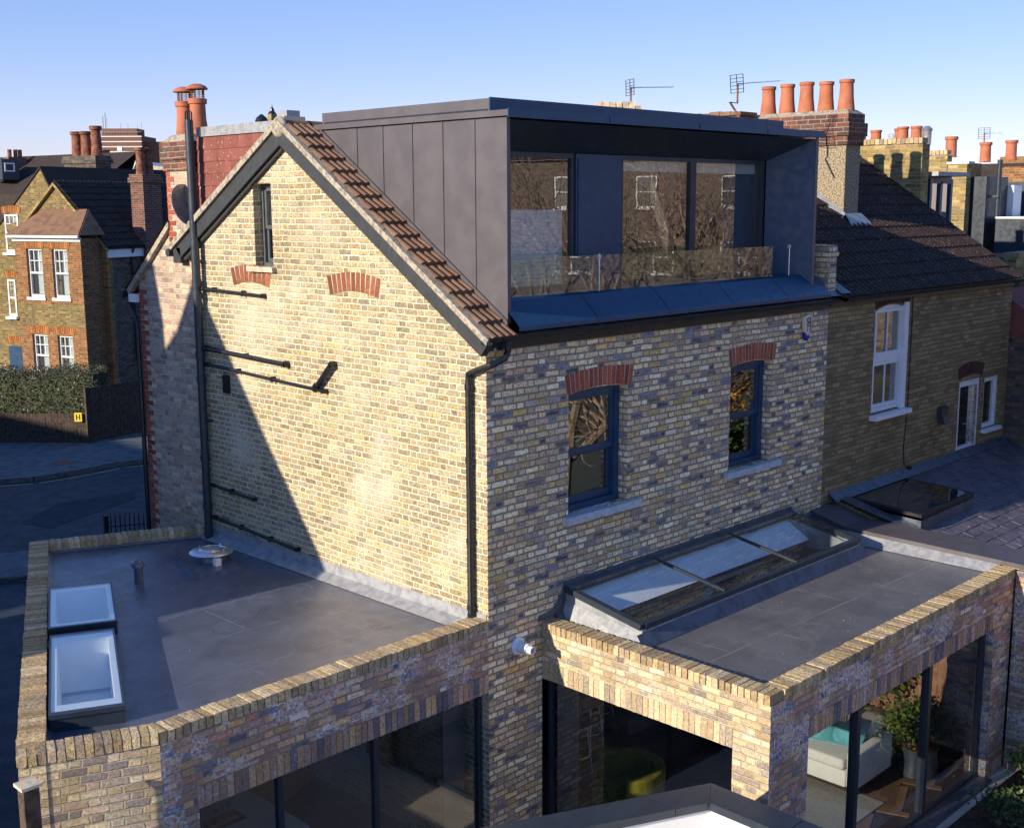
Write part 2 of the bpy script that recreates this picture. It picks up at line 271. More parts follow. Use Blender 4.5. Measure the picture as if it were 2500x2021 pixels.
# ---------------------------------------------------------------- mesh builder
class B:
    def __init__(s): s.v = []; s.f = []; s.r = []
    def add(s, vs, fs, r=0.0):
        o = len(s.v); s.v += [V(x) for x in vs]
        for f in fs: s.f.append([o + i for i in f]); s.r.append(r)
        return s
    def obox(s, c, ax, h, r=0.0, jit=0.0):
        c = V(c); P = []
        for k in (-1, 1):
            for j in (-1, 1):
                for i in (-1, 1):
                    p = c + ax[0] * (h[0] * i) + ax[1] * (h[1] * j) + ax[2] * (h[2] * k)
                    if jit: p += V((random.uniform(-jit, jit), random.uniform(-jit, jit), random.uniform(-jit, jit)))
                    P.append(p)
        return s.add(P, [(0, 2, 3, 1), (4, 5, 7, 6), (0, 1, 5, 4), (2, 6, 7, 3), (0, 4, 6, 2), (1, 3, 7, 5)], r)
    def box(s, x0, x1, y0, y1, z0, z1, r=0.0, jit=0.0):
        return s.obox(((x0 + x1) / 2, (y0 + y1) / 2, (z0 + z1) / 2), (V((1, 0, 0)), V((0, 1, 0)), V((0, 0, 1))), ((x1 - x0) / 2, (y1 - y0) / 2, (z1 - z0) / 2), r, jit)
    def quad(s, a, b, c, d, r=0.0): return s.add([a, b, c, d], [(0, 1, 2, 3)], r)
    def slab(s, loops, O, u, v, n, t, r=0.0):
        """polygon with holes in (u,v), front at O, back at O+n*t"""
        O, u, v, n = V(O), V(u), V(v), V(n); L = [[V((a, b, 0)) for a, b in lp] for lp in loops]
        tris = tessellate_polygon(L); pts = [O + u * p.x + v * p.y for lp in L for p in lp]; k = len(pts)
        vs = pts + [p + n * t for p in pts]; fs = [tuple(x) for x in tris] + [tuple(i + k for i in x[::-1]) for x in tris]; o = 0
        for lp in L:
            m = len(lp)
            for i in range(m): a = o + i; b = o + (i + 1) % m; fs.append((a, b, b + k, a + k))
            o += m
        return s.add(vs, fs, r)
    def flatpoly(s, pts, z0, z1, holes=(), r=0.0): return s.slab([pts, *holes], (0, 0, z1), (1, 0, 0), (0, 1, 0), (0, 0, -1), z1 - z0, r)
    def cyl(s, p0, p1, r0, r1=None, n=14, r=0.0): return s.tube([p0, p1], [r0, r0 if r1 is None else r1], n, r)
    def tube(s, pts, rd, n=8, r=0.0):
        pts = [V(p) for p in pts]
        if not isinstance(rd, (list, tuple)): rd = [rd] * len(pts)
        vs = []; fs = []; prev = None
        for i, p in enumerate(pts):
            d = (pts[min(i + 1, len(pts) - 1)] - pts[max(i - 1, 0)]).normalized()
            if prev is None: a = d.orthogonal().normalized()
            else: a = (prev - d * prev.dot(d)); a = a.normalized() if a.length > 1e-5 else d.orthogonal().normalized()
            prev = a; b = d.cross(a)
            for k in range(n): t = 2 * math.pi * k / n; vs.append(p + (a * math.cos(t) + b * math.sin(t)) * rd[i])
        for i in range(len(pts) - 1):
            for k in range(n): a = i * n + k; b = i * n + (k + 1) % n; fs.append((a, b, b + n, a + n))
        fs.append(tuple(range(n))[::-1]); fs.append(tuple(range((len(pts) - 1) * n, len(pts) * n)))
        return s.add(vs, fs, r)
    def lathe(s, c, prof, n=20, r=0.0, axis=None):
        c = V(c); vs = []; fs = []
        az = V(axis).normalized() if axis else V((0, 0, 1)); ax = az.orthogonal().normalized(); ay = az.cross(ax)
        for (q, z) in prof:
            for k in range(n): t = 2 * math.pi * k / n; vs.append(c + (ax * math.cos(t) + ay * math.sin(t)) * q + az * z)
        for i in range(len(prof) - 1):
            for k in range(n): a = i * n + k; b = i * n + (k + 1) % n; fs.append((a, b, b + n, a + n))
        fs.append(tuple(range(n))[::-1]); fs.append(tuple(range((len(prof) - 1) * n, len(prof) * n)))
        return s.add(vs, fs, r)
    def coping(s, p0, p1, inn, ztop, depth=.22, height=.105, pitch=.077, r0=1.0, zj=.004):
        """bricks on edge along p0->p1 (outer line); inn = inward normal"""
        p0, p1, inn = V((*p0, 0)), V((*p1, 0)), V((inn[0], inn[1], 0)).normalized(); d = (p1 - p0); L = d.length; d.normalize(); n = max(1, round(L / pitch)); pt = L / n
        for i in range(n):
            c = p0 + d * (pt * (i + .5)) + inn * (depth / 2 - .006 + random.uniform(-.004, .004)); c.z = ztop - height / 2 + random.uniform(-zj, zj)
            s.obox(c, (d, inn, V((0, 0, 1))), (pt / 2 - .0055, depth / 2 + .006, height / 2), r0 + i * 1.37, .003)
    def soldier(s, p0, p1, out, z0, z1, pitch=.077, r0=50.0, proud=.006):
        p0, p1, out = V((*p0, 0)), V((*p1, 0)), V((*out, 0)).normalized(); d = p1 - p0; L = d.length; d.normalize(); n = max(1, round(L / pitch)); pt = L / n
        for i in range(n):
            c = p0 + d * (pt * (i + .5)) + out * (proud - .03); c.z = (z0 + z1) / 2 + random.uniform(-.004, .004)
            s.obox(c, (d, out, V((0, 0, 1))), (pt / 2 - .005, .03, (z1 - z0) / 2 - .004), r0 + i * 1.91, .0025)
    def arch(s, O, u, v, out, x0, x1, zs, rise, h, n, r0=80.0, proud=.008):
        """segmental arch of fanned bricks. springing z zs at x0,x1, crown zs+rise"""
        O, u, v, out = V(O), V(u), V(v), V(out); w = (x1 - x0) / 2; R = (w * w + rise * rise) / (2 * rise); cx = (x0 + x1) / 2; cz = zs + rise - R; A = math.asin(w / R)
        for i in range(n):
            t = -A + 2 * A * (i + .5) / n; rd = u * math.sin(t) + v * math.cos(t); tg = u * math.cos(t) - v * math.sin(t)
            c = O + u * cx + v * cz + rd * (R + h / 2) + out * (proud - .02)
            s.obox(c, (tg, rd, out), (A * R / n * (1 + h / 2 / R) - .0095, h / 2, .02), r0 + i * 2.13, .003)
    def archback(s, O, u, v, out, x0, x1, zs, rise, h, proud=.003):
        w = (x1 - x0) / 2; R = (w * w + rise * rise) / (2 * rise); cx = (x0 + x1) / 2; cz = zs + rise - R; A = math.asin(w / R); lp = []
        for i in range(9): t = -A + 2 * A * i / 8; lp.append((cx + R * math.sin(t), cz + R * math.cos(t)))
        for i in range(8, -1, -1): t = -A + 2 * A * i / 8; lp.append((cx + (R + h) * math.sin(t), cz + (R + h) * math.cos(t)))
        s.slab([lp], V(O) + V(out) * proud, u, v, -V(out), .03)
    def build(s, name, mat, parent=None, smooth=False, label=None, kind=None):
        o0 = V(parent['_o']) if parent is not None else V((0, 0, 0)); me = bpy.data.meshes.new(name)
        me.from_pydata([tuple(p - o0) for p in s.v], [], s.f); bm = bmesh.new(); bm.from_mesh(me); bmesh.ops.recalc_face_normals(bm, faces=bm.faces); bm.to_mesh(me); bm.free()
        uv = me.uv_layers.new(name='UVMap'); at = me.attributes.new('rnd', 'FLOAT', 'FACE'); at.data.foreach_set('value', s.r)
        vs = me.vertices; dat = uv.data
        for p in me.polygons:
            n = p.normal
            if abs(n.z) > .75:
                for li in p.loop_indices: q = vs[me.loops[li].vertex_index].co; dat[li].uv = (q.x + o0.x, q.y + o0.y)
            else:
                tx, ty = -n.y, n.x; L = math.hypot(tx, ty) or 1; tx /= L; ty /= L
                if tx + ty * 1.01 < 0: tx, ty = -tx, -ty
                for li in p.loop_indices: q = vs[me.loops[li].vertex_index].co; dat[li].uv = ((q.x + o0.x) * tx + (q.y + o0.y) * ty, q.z + o0.z)
        me.materials.append(M[mat] if isinstance(mat, str) else mat)
        if smooth:
            me.polygons.foreach_set('use_smooth', [True] * len(me.polygons))
            if smooth != 'all':
                bm = bmesh.new(); bm.from_mesh(me)
                for e in bm.edges:
                    if len(e.link_faces) == 2 and e.calc_face_angle(0) > .6: e.smooth = False
                bm.to_mesh(me); bm.free()
        o = bpy.data.objects.new(name, me); COL.objects.link(o)
        if parent is not None: o.parent = parent; o['_o'] = parent['_o']
        else: o['_o'] = [0, 0, 0]
        if label: o['label'] = label
        if kind: o['kind'] = kind
        return o
def thing(name, label, cat, loc=(0, 0, 0), group=None, rotz=0, local=False):
    o = bpy.data.objects.new(name, None); COL.objects.link(o); o.empty_display_size = .2; o.location = loc; o.rotation_euler = (0, 0, rotz)
    o['label'] = label; o['category'] = cat; o['_o'] = [0, 0, 0] if local else list(loc)
    if group: o['group'] = group
    return o
def tag(o, label, cat, group=None):
    o['label'] = label; o['category'] = cat
    if group: o['group'] = group
    return o
def dup(o, dloc, parent='same', label=None):
    """copy an object with its children, shifted by dloc"""
    c = o.copy(); COL.objects.link(c)
    if parent != 'same': c.parent = parent
    c.location = V(o.location) + V(dloc)
    if label: c['label'] = label
    for ch in list(o.children): dup(ch, (0, 0, 0), c)
    return c
X, Y, Z = V((1, 0, 0)), V((0, 1, 0)), V((0, 0, 1))
S_ = 2500 / 2147
def ray(px, py): return CF + CR * ((px * S_ - 1250) / 2937.18) - CU * ((py * S_ - 1010.5) / 2937.18)
def at(px, py, d): return CAMP + ray(px, py) * d
def on(px, py, ax, v): d = ray(px, py); return CAMP + d * ((v - CAMP[ax]) / d[ax])
def tiles(b, O, u, s, W, L, roll, course, amp, thick, seg=6, r0=0.0, lap=None):
    """profiled tiles: u across, s up the slope"""
    O, u, s = V(O), V(u).normalized(), V(s).normalized(); n = u.cross(s)
    if n.z < 0: n = -n
    nr = max(1, round(L / course)); nc = max(1, round(W / roll)); c_ = L / nr; w_ = W / nc
    def h(t): return amp * abs(math.sin(math.pi * t)) ** .75
    for j in range(nr):
        for i in range(nc):
            vs = []; jz = random.uniform(-.002, .003)
            for k in range(seg + 1):
                x = (i + k / seg) * w_; hh = h(k / seg)
                vs.append(O + u * x + s * (j * c_ - .012) + n * (hh + thick + jz)); vs.append(O + u * x + s * ((j + 1) * c_ + .01) + n * (hh * .98)); vs.append(O + u * x + s * (j * c_ - .012) + n * (hh * .6 - .006))
            fs = []
            for k in range(seg): a = k * 3; fs += [(a, a + 3, a + 4, a + 1), (a, a + 2, a + 5, a + 3)]
            b.add(vs, fs, r0 + random.random() * 90)
    return b

# ================================================================= MAIN HOUSE
house = thing('brick_house', 'yellow brick gabled house with a dark metal box dormer and flat-roofed ground floor extensions', 'house')
# --- gable wall (x = 0, faces -X)
DX = V((0, 1, 0))
ZE = 6.10
gz = lambda y: 6.06 + (8.36 - 6.06) * y / 3.48
b = B(); b.slab([[(.004, 0), (5.80, 0), (5.80, 6.98), (3.48, 8.36), (.004, 6.06)], [(3.84, 6.73), (4.24, 6.73), (4.24, 7.77), (3.84, 7.77)]], (0, 0, 0), Y, Z, X, .24)
b.build('gable_wall', 'gable', house)
# --- flank wall further along with quoins
b = B(); b.slab([[(5.80, 0), (7.37, 0), (7.37, 6.42), (6.35, 7.22), (5.80, 7.22)]], (.03, 0, 0), Y, Z, X, .24); b.build('flank_wall', 'flank', house, label='pinkish brick flank wall in shade beyond the black soil pipe')
b = B(); z = 2.4; k = 0
while z < 6.36:
    w = .22 if k % 2 else .11
    if z < 6.3: b.box(.024, .1, 7.372 - w, 7.374, z + .005, z + .069, k * 1.3, .002)
    z += .075; k += 1
b.build('quoin', 'redquoin', house)
# --- rear wall (y = 0, faces -Y)
def archtop(x0, x1, zs, rise, n=8):
    w = (x1 - x0) / 2; R = (w * w + rise * rise) / (2 * rise); cx = (x0 + x1) / 2; A = math.asin(w / R)
    return [(cx + R * math.sin(t), zs + rise - R + R * math.cos(t)) for t in [A - 2 * A * i / n for i in range(n + 1)]]
W1 = (1.30, 2.36, 3.94); W2 = (4.51, 5.49, 3.95)
holes = [[(w[0], w[2]), (w[1], w[2])] + archtop(w[0], w[1], 5.355, .045) for w in (W1, W2)]
b = B(); b.slab([[(0.002, 0), (.86, 0), (.86, 2.3), (6.95, 2.3), (6.95, 6.1), (0.002, 6.1)], *holes], (0, 0, 0), X, Z, Y, .235)
b.build('rear_wall', 'rear', house)
for w in (W1, W2):
    b = B(); b.archback((0, 0, 0), X, Z, -Y, w[0] - .03, w[1] + .07, 5.36, .05, .225); b.build('arch_mortar', 'mortar', house)
    b = B(); b.arch((0, 0, 0), X, Z, -Y, w[0] - .03, w[1] + .07, 5.36, .05, .225, 15); b.build('window_arch', 'redarch', house)
    # sash window
    x0, x1, z0 = w; ym = .13; fr = B()
    fr.box(x0, x0 + .06, ym, ym + .10, z0, 5.37); fr.box(x1 - .09, x1, ym, ym + .10, z0, 5.37); fr.box(x0 + .06, x1 - .09, ym, ym + .10, z0, z0 + .07); fr.box(x0 + .06, x1 - .09, ym, ym + .1, 5.30, 5.42)
    win = fr.build('window', 'anthl', house)
    zm = (z0 + 5.37) / 2 - .02
    s1 = B(); a0, a1 = x0 + .062, x1 - .092
    s1.box(a0, a0 + .045, ym + .02, ym + .06, zm - .02, 5.298); s1.box(a1 - .045, a1, ym + .02, ym + .06, zm - .02, 5.298); s1.box(a0 + .045, a1 - .045, ym + .02, ym + .06, zm - .02, zm + .04); s1.box(a0 + .045, a1 - .045, ym + .02, ym + .06, 5.25, 5.298)
    s1.box(a0, a0 + .045, ym + .065, ym + .098, z0 + .072, zm - .025); s1.box(a1 - .045, a1, ym + .065, ym + .098, z0 + .072, zm - .025); s1.box(a0 + .045, a1 - .045, ym + .065, ym + .098, z0 + .072, z0 + .15); s1.box(a0 + .045, a1 - .045, ym + .065, ym + .098, zm - .06, zm - .025)
    s1.build('sash', 'anthl', win)
    g = B(); g.quad((a0 + .045, ym + .04, zm + .04), (a1 - .045, ym + .04, zm + .04), (a1 - .045, ym + .04, 5.25), (a0 + .045, ym + .04, 5.25)); g.build('pane', 'glass', win)
    g = B(); g.quad((a0 + .045, ym + .08, z0 + .15), (a1 - .045, ym + .08, z0 + .15), (a1 - .045, ym + .08, zm - .06), (a0 + .045, ym + .08, zm - .06)); g.build('pane', 'glass', win)
    b = B(); b.obox(((x0 + x1) / 2 + .06, .04, z0 - .045), (X, Y, Z), ((x1 - x0) / 2 + .16, .115, .043), 0, .004); b.build('sill', 'stone', win)
# --- gable window and blocked arches
gw = B(); gw.box(.12, .19, 3.842, 3.885, 6.732, 7.768); gw.box(.12, .19, 4.195, 4.238, 6.732, 7.768); gw.box(.12, .19, 3.885, 4.195, 6.732, 6.775); gw.box(.12, .19, 3.885, 4.195, 7.725, 7.768)
gwin = gw.build('window', 'greyw', house)
gw = B(); gw.box(.14, .18, 3.887, 3.925, 7.2, 7.723); gw.box(.14, .18, 4.155, 4.193, 7.2, 7.723); gw.box(.14, .18, 3.925, 4.155, 7.2, 7.25); gw.box(.14, .18, 3.925, 4.155, 7.68, 7.723)
gw.box(.16, .20, 3.887, 3.925, 6.777, 7.19); gw.box(.16, .20, 4.155, 4.193, 6.777, 7.19); gw.box(.16, .20, 3.925, 4.155, 6.777, 6.83); gw.build('sash', 'greyw', gwin)
gw = B(); gw.quad((.165, 3.925, 7.25), (.165, 4.155, 7.25), (.165, 4.155, 7.68), (.165, 3.925, 7.68)); gw.build('pane', 'glass', gwin)
gw = B(); gw.quad((.185, 3.925, 6.83), (.185, 4.155, 6.83), (.185, 4.155, 7.2), (.185, 3.925, 7.2)); gw.build('pane', 'glass', gwin)
gw = B(); gw.box(.21, .22, 3.9, 4.2, 7.22, 7.72); gw.build('blind', 'blind', gwin)
gw = B(); gw.box(-.07, .13, 3.78, 4.36, 6.665, 6.728, 0, .003); gw.build('sill', 'clay', gwin)
for (ya, yb, zs, nb) in ((3.95, 4.78, 6.46, 9), (1.76, 2.68, 6.44, 11)):
    b = B(); b.archback((0, 0, 0), -Y, Z, -X, -yb, -ya, zs, .06, .225); b.build('arch_mortar', 'mortar', house)
    b = B(); b.arch((0, 0, 0), -Y, Z, -X, -yb, -ya, zs, .06, .225, nb); b.build('window_arch', 'redarchg', house, label='red brick arch of a bricked-up window')
# --- hidden envelope
b = B(); b.slab([[(.27, 0), (6.95, 0), (6.95, 6.2), (.27, 6.2)]], (0, 7.37, 0), X, Z, -Y, .24); b.build('front_wall', 'flank', house)
b = B(); b.slab([[(0.24, 0), (7.12, 0), (7.12, 6.4), (3.48, 8.35), (.24, 6.1)]], (6.95, 0, 0), Y, Z, -X, .2); b.build('party_wall', 'dim', house)
b = B(); b.box(.25, 6.74, .24, 7.12, 2.62, 2.86); b.build('upper_floor', 'dim', house)
b = B(); b.box(.25, 6.74, 2.6, 2.7, 2.87, 6.3); b.build('partition', 'dim', house)
# --- roof: rear slope strip of tiles at the verge, hidden remainder, front slope
SL = V((0, 3.48, 8.47 - 6.15)).normalized()
b = B(); tiles(b, (-.07, -.13, 6.10), X, SL, .40, 4.24, .1, .265, .034, .034, 6); rt = b.build('roof_tile_strip', 'tile', house)
nS = X.cross(SL)
b = B(); b.add([(-.05, -.1, 6.08), (6.95, -.1, 6.08), (6.95, 3.48, 8.44), (-.05, 3.48, 8.44), (-.05, 6.0, 6.98), (6.95, 6.0, 6.98), (6.95, 7.6, 6.25), (.05, 7.6, 6.25), (.05, 6.35, 7.2), (.05, 6.0, 6.98)], [(2, 3, 4, 5), (5, 4, 8, 7, 6)]); b.build('front_roof', 'roofred', house)
b = B()
b.slab([[(-.16, 6.02), (.32, 6.33), (.32, 6.28), (-.16, 5.97)]], (0, 0, 0), Y, Z, X, .01)
b.build('eaves_filler', 'anth', house)
# ridge tiles
b = B(); x = -.08
for i in range(3):
    L = .42; n = 10; vs = []; 
    for xx, rr in ((x, .135), (x + L - .02, .128)):
        for k in range(n + 1): t = math.pi * k / n; vs.append(V((xx, 3.50 + math.cos(t) * rr, 8.40 + math.sin(t) * rr * .95)))
    b.add(vs, [(k, k + 1, k + n + 2, k + n + 1) for k in range(n)], i * 3.1); x += L
b.build('ridge_tile', 'tile', house, smooth=True)
b = B(); b.lathe((-.07, 3.50, 8.43), [(.0, -.07), (.09, -.06), (.13, -.02), (.135, .02), (.10, .05), (0, .06)], 16, axis=(1, 0, 0)); b.build('ridge_end_mortar', 'cem', house, smooth='all')
# verge mortar strips and barge boards
def rake(b, p0, p1, wid, thick, x0, off=0):
    """board hanging below the rake line p0->p1 in y,z at x0..x0+thick"""
    p0, p1 = V((0, *p0)), V((0, *p1)); d = (p1 - p0).normalized(); n = V((0, -d.z, d.y))
    if n.z < 0: n = -n
    a = p0 + n * off; c = p1 + n * off
    b.slab([[(a.y, a.z), (c.y, c.z), (c.y - n.y * wid, c.z - n.z * wid), (a.y - n.y * wid, a.z - n.z * wid)]], (x0, 0, 0), Y, Z, X, thick)
AP = (3.48, 8.47)
b = B()
b.slab([[(-.12, 6.06), (-.02, 5.93), (3.48, 8.22), (3.48, 8.44)]], (-.10, 0, 0), Y, Z, X, .095); bb = b.build('barge_board', 'grey', house)
b = B(); b.slab([[(3.485, 8.44), (3.485, 8.22), (5.93, 6.80), (6.04, 6.92)]], (-.10, 0, 0), Y, Z, X, .095); b.build('barge_board', 'grey', house)
b = B(); b.slab([[(3.5, 8.205), (3.5, 8.165), (5.9, 6.76), (5.92, 6.79)]], (-.055, 0, 0), Y, Z, X, .05); b.build('barge_moulding', 'grey', house)
b = B(); b.slab([[(-.17, 6.12), (-.14, 6.06), (3.48, 8.445), (3.48, 8.53)]], (-.135, 0, 0), Y, Z, X, .085)
b.slab([[(3.482, 8.53), (3.482, 8.445), (6.13, 6.90), (6.17, 6.97)]], (-.135, 0, 0), Y, Z, X, .085); b.build('verge_mortar', 'cem', house, smooth=False)
b = B(); b.box(-.1, .0, 5.93, 6.12, 6.72, 6.93); b.tube([(-.16, 6.17, 6.86), (.4, 6.17, 6.86)], .055, 10); b.build('eaves_end', 'grey', house)
# lower left verge on flank wall
b = B(); b.slab([[(7.62, 6.28), (7.58, 6.21), (6.33, 7.19), (6.33, 7.28)]], (-.04, 0, 0), Y, Z, X, .07); b.build('verge_mortar', 'cem', house)
b = B(); sl2 = V((0, 6.33 - 7.62, 7.3 - 6.30)); tiles(b, (-.06, 7.64, 6.27), X, sl2, .5, 1.64, .17, .34, .03, .03, 5); b.build('roof_tile_strip', 'tile', house)
b = B(); b.box(-.03, .3, 7.38, 7.60, 6.10, 6.22); b.build('white_soffit', 'white', house)
b = B(); b.tube([(-.1, 7.69, 6.22), (1, 7.69, 6.22)], .055, 10); b.tube([(.04, 7.68, 6.18), (.04, 7.68, 6.05), (.0, 7.46, 5.86), (-.0, 7.43, 5.75), (.0, 7.43, 2.6)], .035, 8); b.build('downpipe', 'black', house, smooth=True)
# tile hung dormer cheek on the front slope
b = B(); 
for j in range(12):
    z0 = 6.50 + j * .158; y = 3.62
    while y < 5.45:
        w = .165
        if z0 + .16 < 8.44 - .60 * (y + w - 3.48): y += w; continue
        b.obox((.06 - .008, y + w / 2, z0 + .085), (V((.07, 0, 1)).normalized(), Y, V((-1, 0, .07)).normalized()), (.088, w / 2 - .0012, .008), j * 17.3 + y, .0015); y += w
b.build('tile_hung_cheek', 'roofred', house)
b = B(); b.slab([[(3.62, 8.395), (5.52, 8.395), (5.52, 7.22), (3.62, 8.34)]], (.072, 0, 0), Y, Z, X, .15); b.box(.26, 3.2, 3.62, 5.52, 7.3, 8.395); b.build('front_dormer', 'roofred', house)
b = B(); b.box(.02, 3.3, 3.64, 5.56, 8.40, 8.53, 0, .004); b.build('lead_capping', 'leadl', house)
# chimney on flank wall
ch = B(); ch.box(-.0, .46, 5.70, 6.36, 6.9, 7.97); chim = ch.build('chimney', 'flank', house)
ch = B(); k = 0
z = 7.0
while z < 7.97:
    ch.box(-.006, .05, 6.37 - (.2 if k % 2 else .1), 6.364, z + .005, z + .069, k * 1.7, .002); z += .075; k += 1
ch.build('quoin', 'redquoin', chim)
ch = B(); ch.box(-.03, .49, 5.67, 6.39, 7.972, 8.12); ch.box(-.055, .515, 5.645, 6.415, 8.12, 8.27); ch.box(-.03, .49, 5.67, 6.39, 8.27, 8.36); ch.build('chimney_band', 'chim', chim)
ch = B(); ch.add([(-.03, 5.67, 8.36), (.49, 5.67, 8.36), (.49, 6.39, 8.36), (-.03, 6.39, 8.36), (.07, 5.77, 8.46), (.39, 5.77, 8.46), (.39, 6.29, 8.46), (.07, 6.29, 8.46)], [(0, 1, 5, 4), (1, 2, 6, 5), (2, 3, 7, 6), (3, 0, 4, 7), (4, 5, 6, 7)]); ch.build('flaunching', 'cem', chim)
def cowlpot(x, y, zb):
    p = B(); p.lathe((x, y, zb), [(.125, 0), (.128, .05), (.11, .2), (.104, .40), (.125, .405), (.13, .47), (.105, .475), (0, .475)], 20); pt = p.build('chimney_pot', 'pot', chim, smooth=True)
    p = B()
    for k in range(10):
        t = 2 * math.pi * k / 10; p.tube([(x + math.cos(t) * .088, y + math.sin(t) * .088, zb + .47), (x + math.cos(t) * .088, y + math.sin(t) * .088, zb + .60)], .0035 if k % 3 else .01, 5)
    for q in (.50, .53, .56): p.tube([(x + math.cos(2 * math.pi * k / 12) * .09, y + math.sin(2 * math.pi * k / 12) * .09, zb + q) for k in range(13)], .003, 4)
    p.build('cowl_mesh', 'potd', chim)
    p = B(); p.lathe((x, y, zb + .595), [(0, 0), (.145, .0), (.15, .012), (.12, .045), (.06, .07), (0, .078)], 20); p.build('cowl_cap', 'pot', chim, smooth=True)
cowlpot(.22, 6.17, 8.44); cowlpot(.24, 5.86, 8.46)
# flue terminal behind ridge, red clay vent
# ---------------- dormer (rear)
DY = .0
dz0, dz1 = 6.34, 8.40
cheek = [(0.0, 6.28), (0.0, 8.40), (3.1, 8.40), (3.05, 8.26)]
b = B(); b.slab([[(0.001, 6.24), (0.001, 8.395), (3.25, 8.395)]], (.33, 0, 0), Y, Z, X, .05); b.build('dormer_cheek', 'zinc', house, label='mid grey standing-seam metal cheek of the dormer')
b = B()
for y in (.48, .99, 1.50, 2.02, 2.5):
    zlo = 6.24 + (8.395 - 6.24) * y / 3.25; b.box(.319, .3305, y - .006, y + .006, zlo, 8.39)
b.build('cheek_seam', 'zinc', house)
# picture frame: splayed reveals, soffit, sill
f0 = dict(x0=.33, x1=6.42, z0=6.32, z1=8.40); g0 = dict(x0=.62, x1=6.16, z0=6.47, z1=8.08); yb = .62
def q(b, *p): b.quad(*[V(x) for x in p])
b = B(); q(b, (f0['x0'], 0, f0['z1'] - .03), (f0['x1'], 0, f0['z1'] - .03), (g0['x1'], yb, g0['z1']), (g0['x0'], yb, g0['z1'])); b.build('dormer_soffit', 'anth', house)
b = B(); q(b, (f0['x1'], 0, f0['z0'] - .1), (f0['x1'], 0, f0['z1'] - .03), (g0['x1'], yb, g0['z1']), (g0['x1'], yb, g0['z0'])); b.build('dormer_reveal', 'anthl', house); b = B(); q(b, (f0['x0'] + .051, 0.0, f0['z0'] - .1), (f0['x0'] + .051, 0.0, f0['z1'] - .03), (g0['x0'], yb, g0['z1']), (g0['x0'], yb, g0['z0']))
b.build('dormer_reveal', 'anthl', house)
b = B(); b.slab([[(0, 6.16), (0, 8.37), (3.2, 8.37)]], (6.44, 0, 0), Y, Z, X, .05); b.build('dormer_cheek', 'zinc', house)
b = B(); b.box(6.42, 6.49, -.012, .0, 6.2, 8.395); b.build('dormer_trim', 'zinc', house)
b = B(); b.box(.29, 6.52, -.06, 3.3, 8.402, 8.465); rf = b.build('dormer_roof', 'zinc', house)
b = B(); b.slab([[(-.02, 6.27), (-.02, 6.22), (3.2, 8.36), (3.2, 8.42)]], (.30, 0, 0), Y, Z, X, .02); b.build('cheek_flashing', 'zinc', house)
b = B(); b.box(.28, 6.53, -.075, -.061, 8.385, 8.475)
for x in (1.9, 3.6, 5.1): b.box(x, x + .012, -.083, -.0755, 8.38, 8.48)
b.build('roof_trim', 'anthl', house)
b = B(); b.box(.35, 6.0, .28, 3.2, 8.466, 8.60, 0); b.build('roof_upstand', 'zinc', house)
b = B(); b.box(.34, .349, .30, 3.15, 8.4655, 8.488, 0, .003); b.build('upstand_shadow_strip', 'black', house)  # dark strip stands in for the shadow line under the upstand
b = B(); b.box(.345, 6.005, .262, .279, 8.467, 8.61); b.build('upstand_fascia', 'anthl', house)
b = B(); b.lathe((2.3, 2.6, 8.60), [(.45, 0), (.45, .06), (.40, .12), (.25, .17), (0, .19)], 24); b.build('roof_dome', 'glassr', house, smooth='all')
b = B(); b.box(2.2, 3.6, 1.2, 2.2, 8.601, 8.66); b.build('roof_hatch', 'anthl', house)
# apron below the glazing, curved down to the gutter
b = B(); pr = [(.40, 6.50), (.16, 6.49), (.11, 6.475), (-.15, 6.235), (-.165, 6.215), (-.165, 6.17)]
for (y0, z0), (y1, z1) in zip(pr, pr[1:]): q(b, (.335, y0, z0), (6.72, y0, z0), (6.72, y1, z1), (.335, y1, z1))
b.build('dormer_apron', 'anthl', house, smooth='all')
for x in (1.62, 2.95, 4.3, 5.6):
    b = B()
    for (y0, z0), (y1, z1) in zip(pr[1:], pr[2:]): q(b, (x, y0, z0 + .004), (x + .012, y0, z0 + .004), (x + .012, y1 - .003, z1 + .003), (x, y1 - .003, z1 + .003))
    b.build('apron_joint', 'black', house)
b = B(); b.box(g0['x0'] - .2, g0['x1'] + .25, yb + .005, yb + .03, 6.35, 6.52); b.build('dormer_base', 'anth', house)
# dormer glazing
def frame(b, x0, x1, z0, z1, y, w=.055, d=.08):
    b.box(x0, x0 + w, y, y + d, z0, z1); b.box(x1 - w, x1, y, y + d, z0, z1); b.box(x0 + w, x1 - w, y, y + d, z0, z0 + w); b.box(x0 + w, x1 - w, y, y + d, z1 - w, z1)
b = B(); frame(b, .55, 2.08, 6.50, 8.08, yb); w_ = b.build('dormer_window', 'anth', house)
b = B(); b.quad((.6, yb + .03, 6.55), (2.03, yb + .03, 6.55), (2.03, yb + .03, 8.03), (.6, yb + .03, 8.03)); b.build('pane', 'glassd', w_)
b = B(); 
for k in range(38): b.add([(.62, yb + .115 + (k % 2) * .012, 6.56 + k * .023), (2.0, yb + .115 + (k % 2) * .012, 6.56 + k * .023), (2.0, yb + .115 + ((k + 1) % 2) * .012, 6.56 + (k + 1) * .023), (.62, yb + .115 + ((k + 1) % 2) * .012, 6.56 + (k + 1) * .023)], [(0, 1, 2, 3)])
b.build('pleated_blind', 'blind', w_)
b = B(); b.box(2.085, 2.93, yb - .02, yb + .06, 6.50, 8.08); b.box(2.12, 2.50, yb - .03, yb - .021, 6.53, 8.03); b.build('dormer_panel', 'anthl', house)
b = B(); frame(b, 2.935, 6.12, 6.50, 8.08, yb, .05); b.box(4.38, 4.50, yb, yb + .085, 6.55, 8.03); w_ = b.build('dormer_window', 'anth', house)
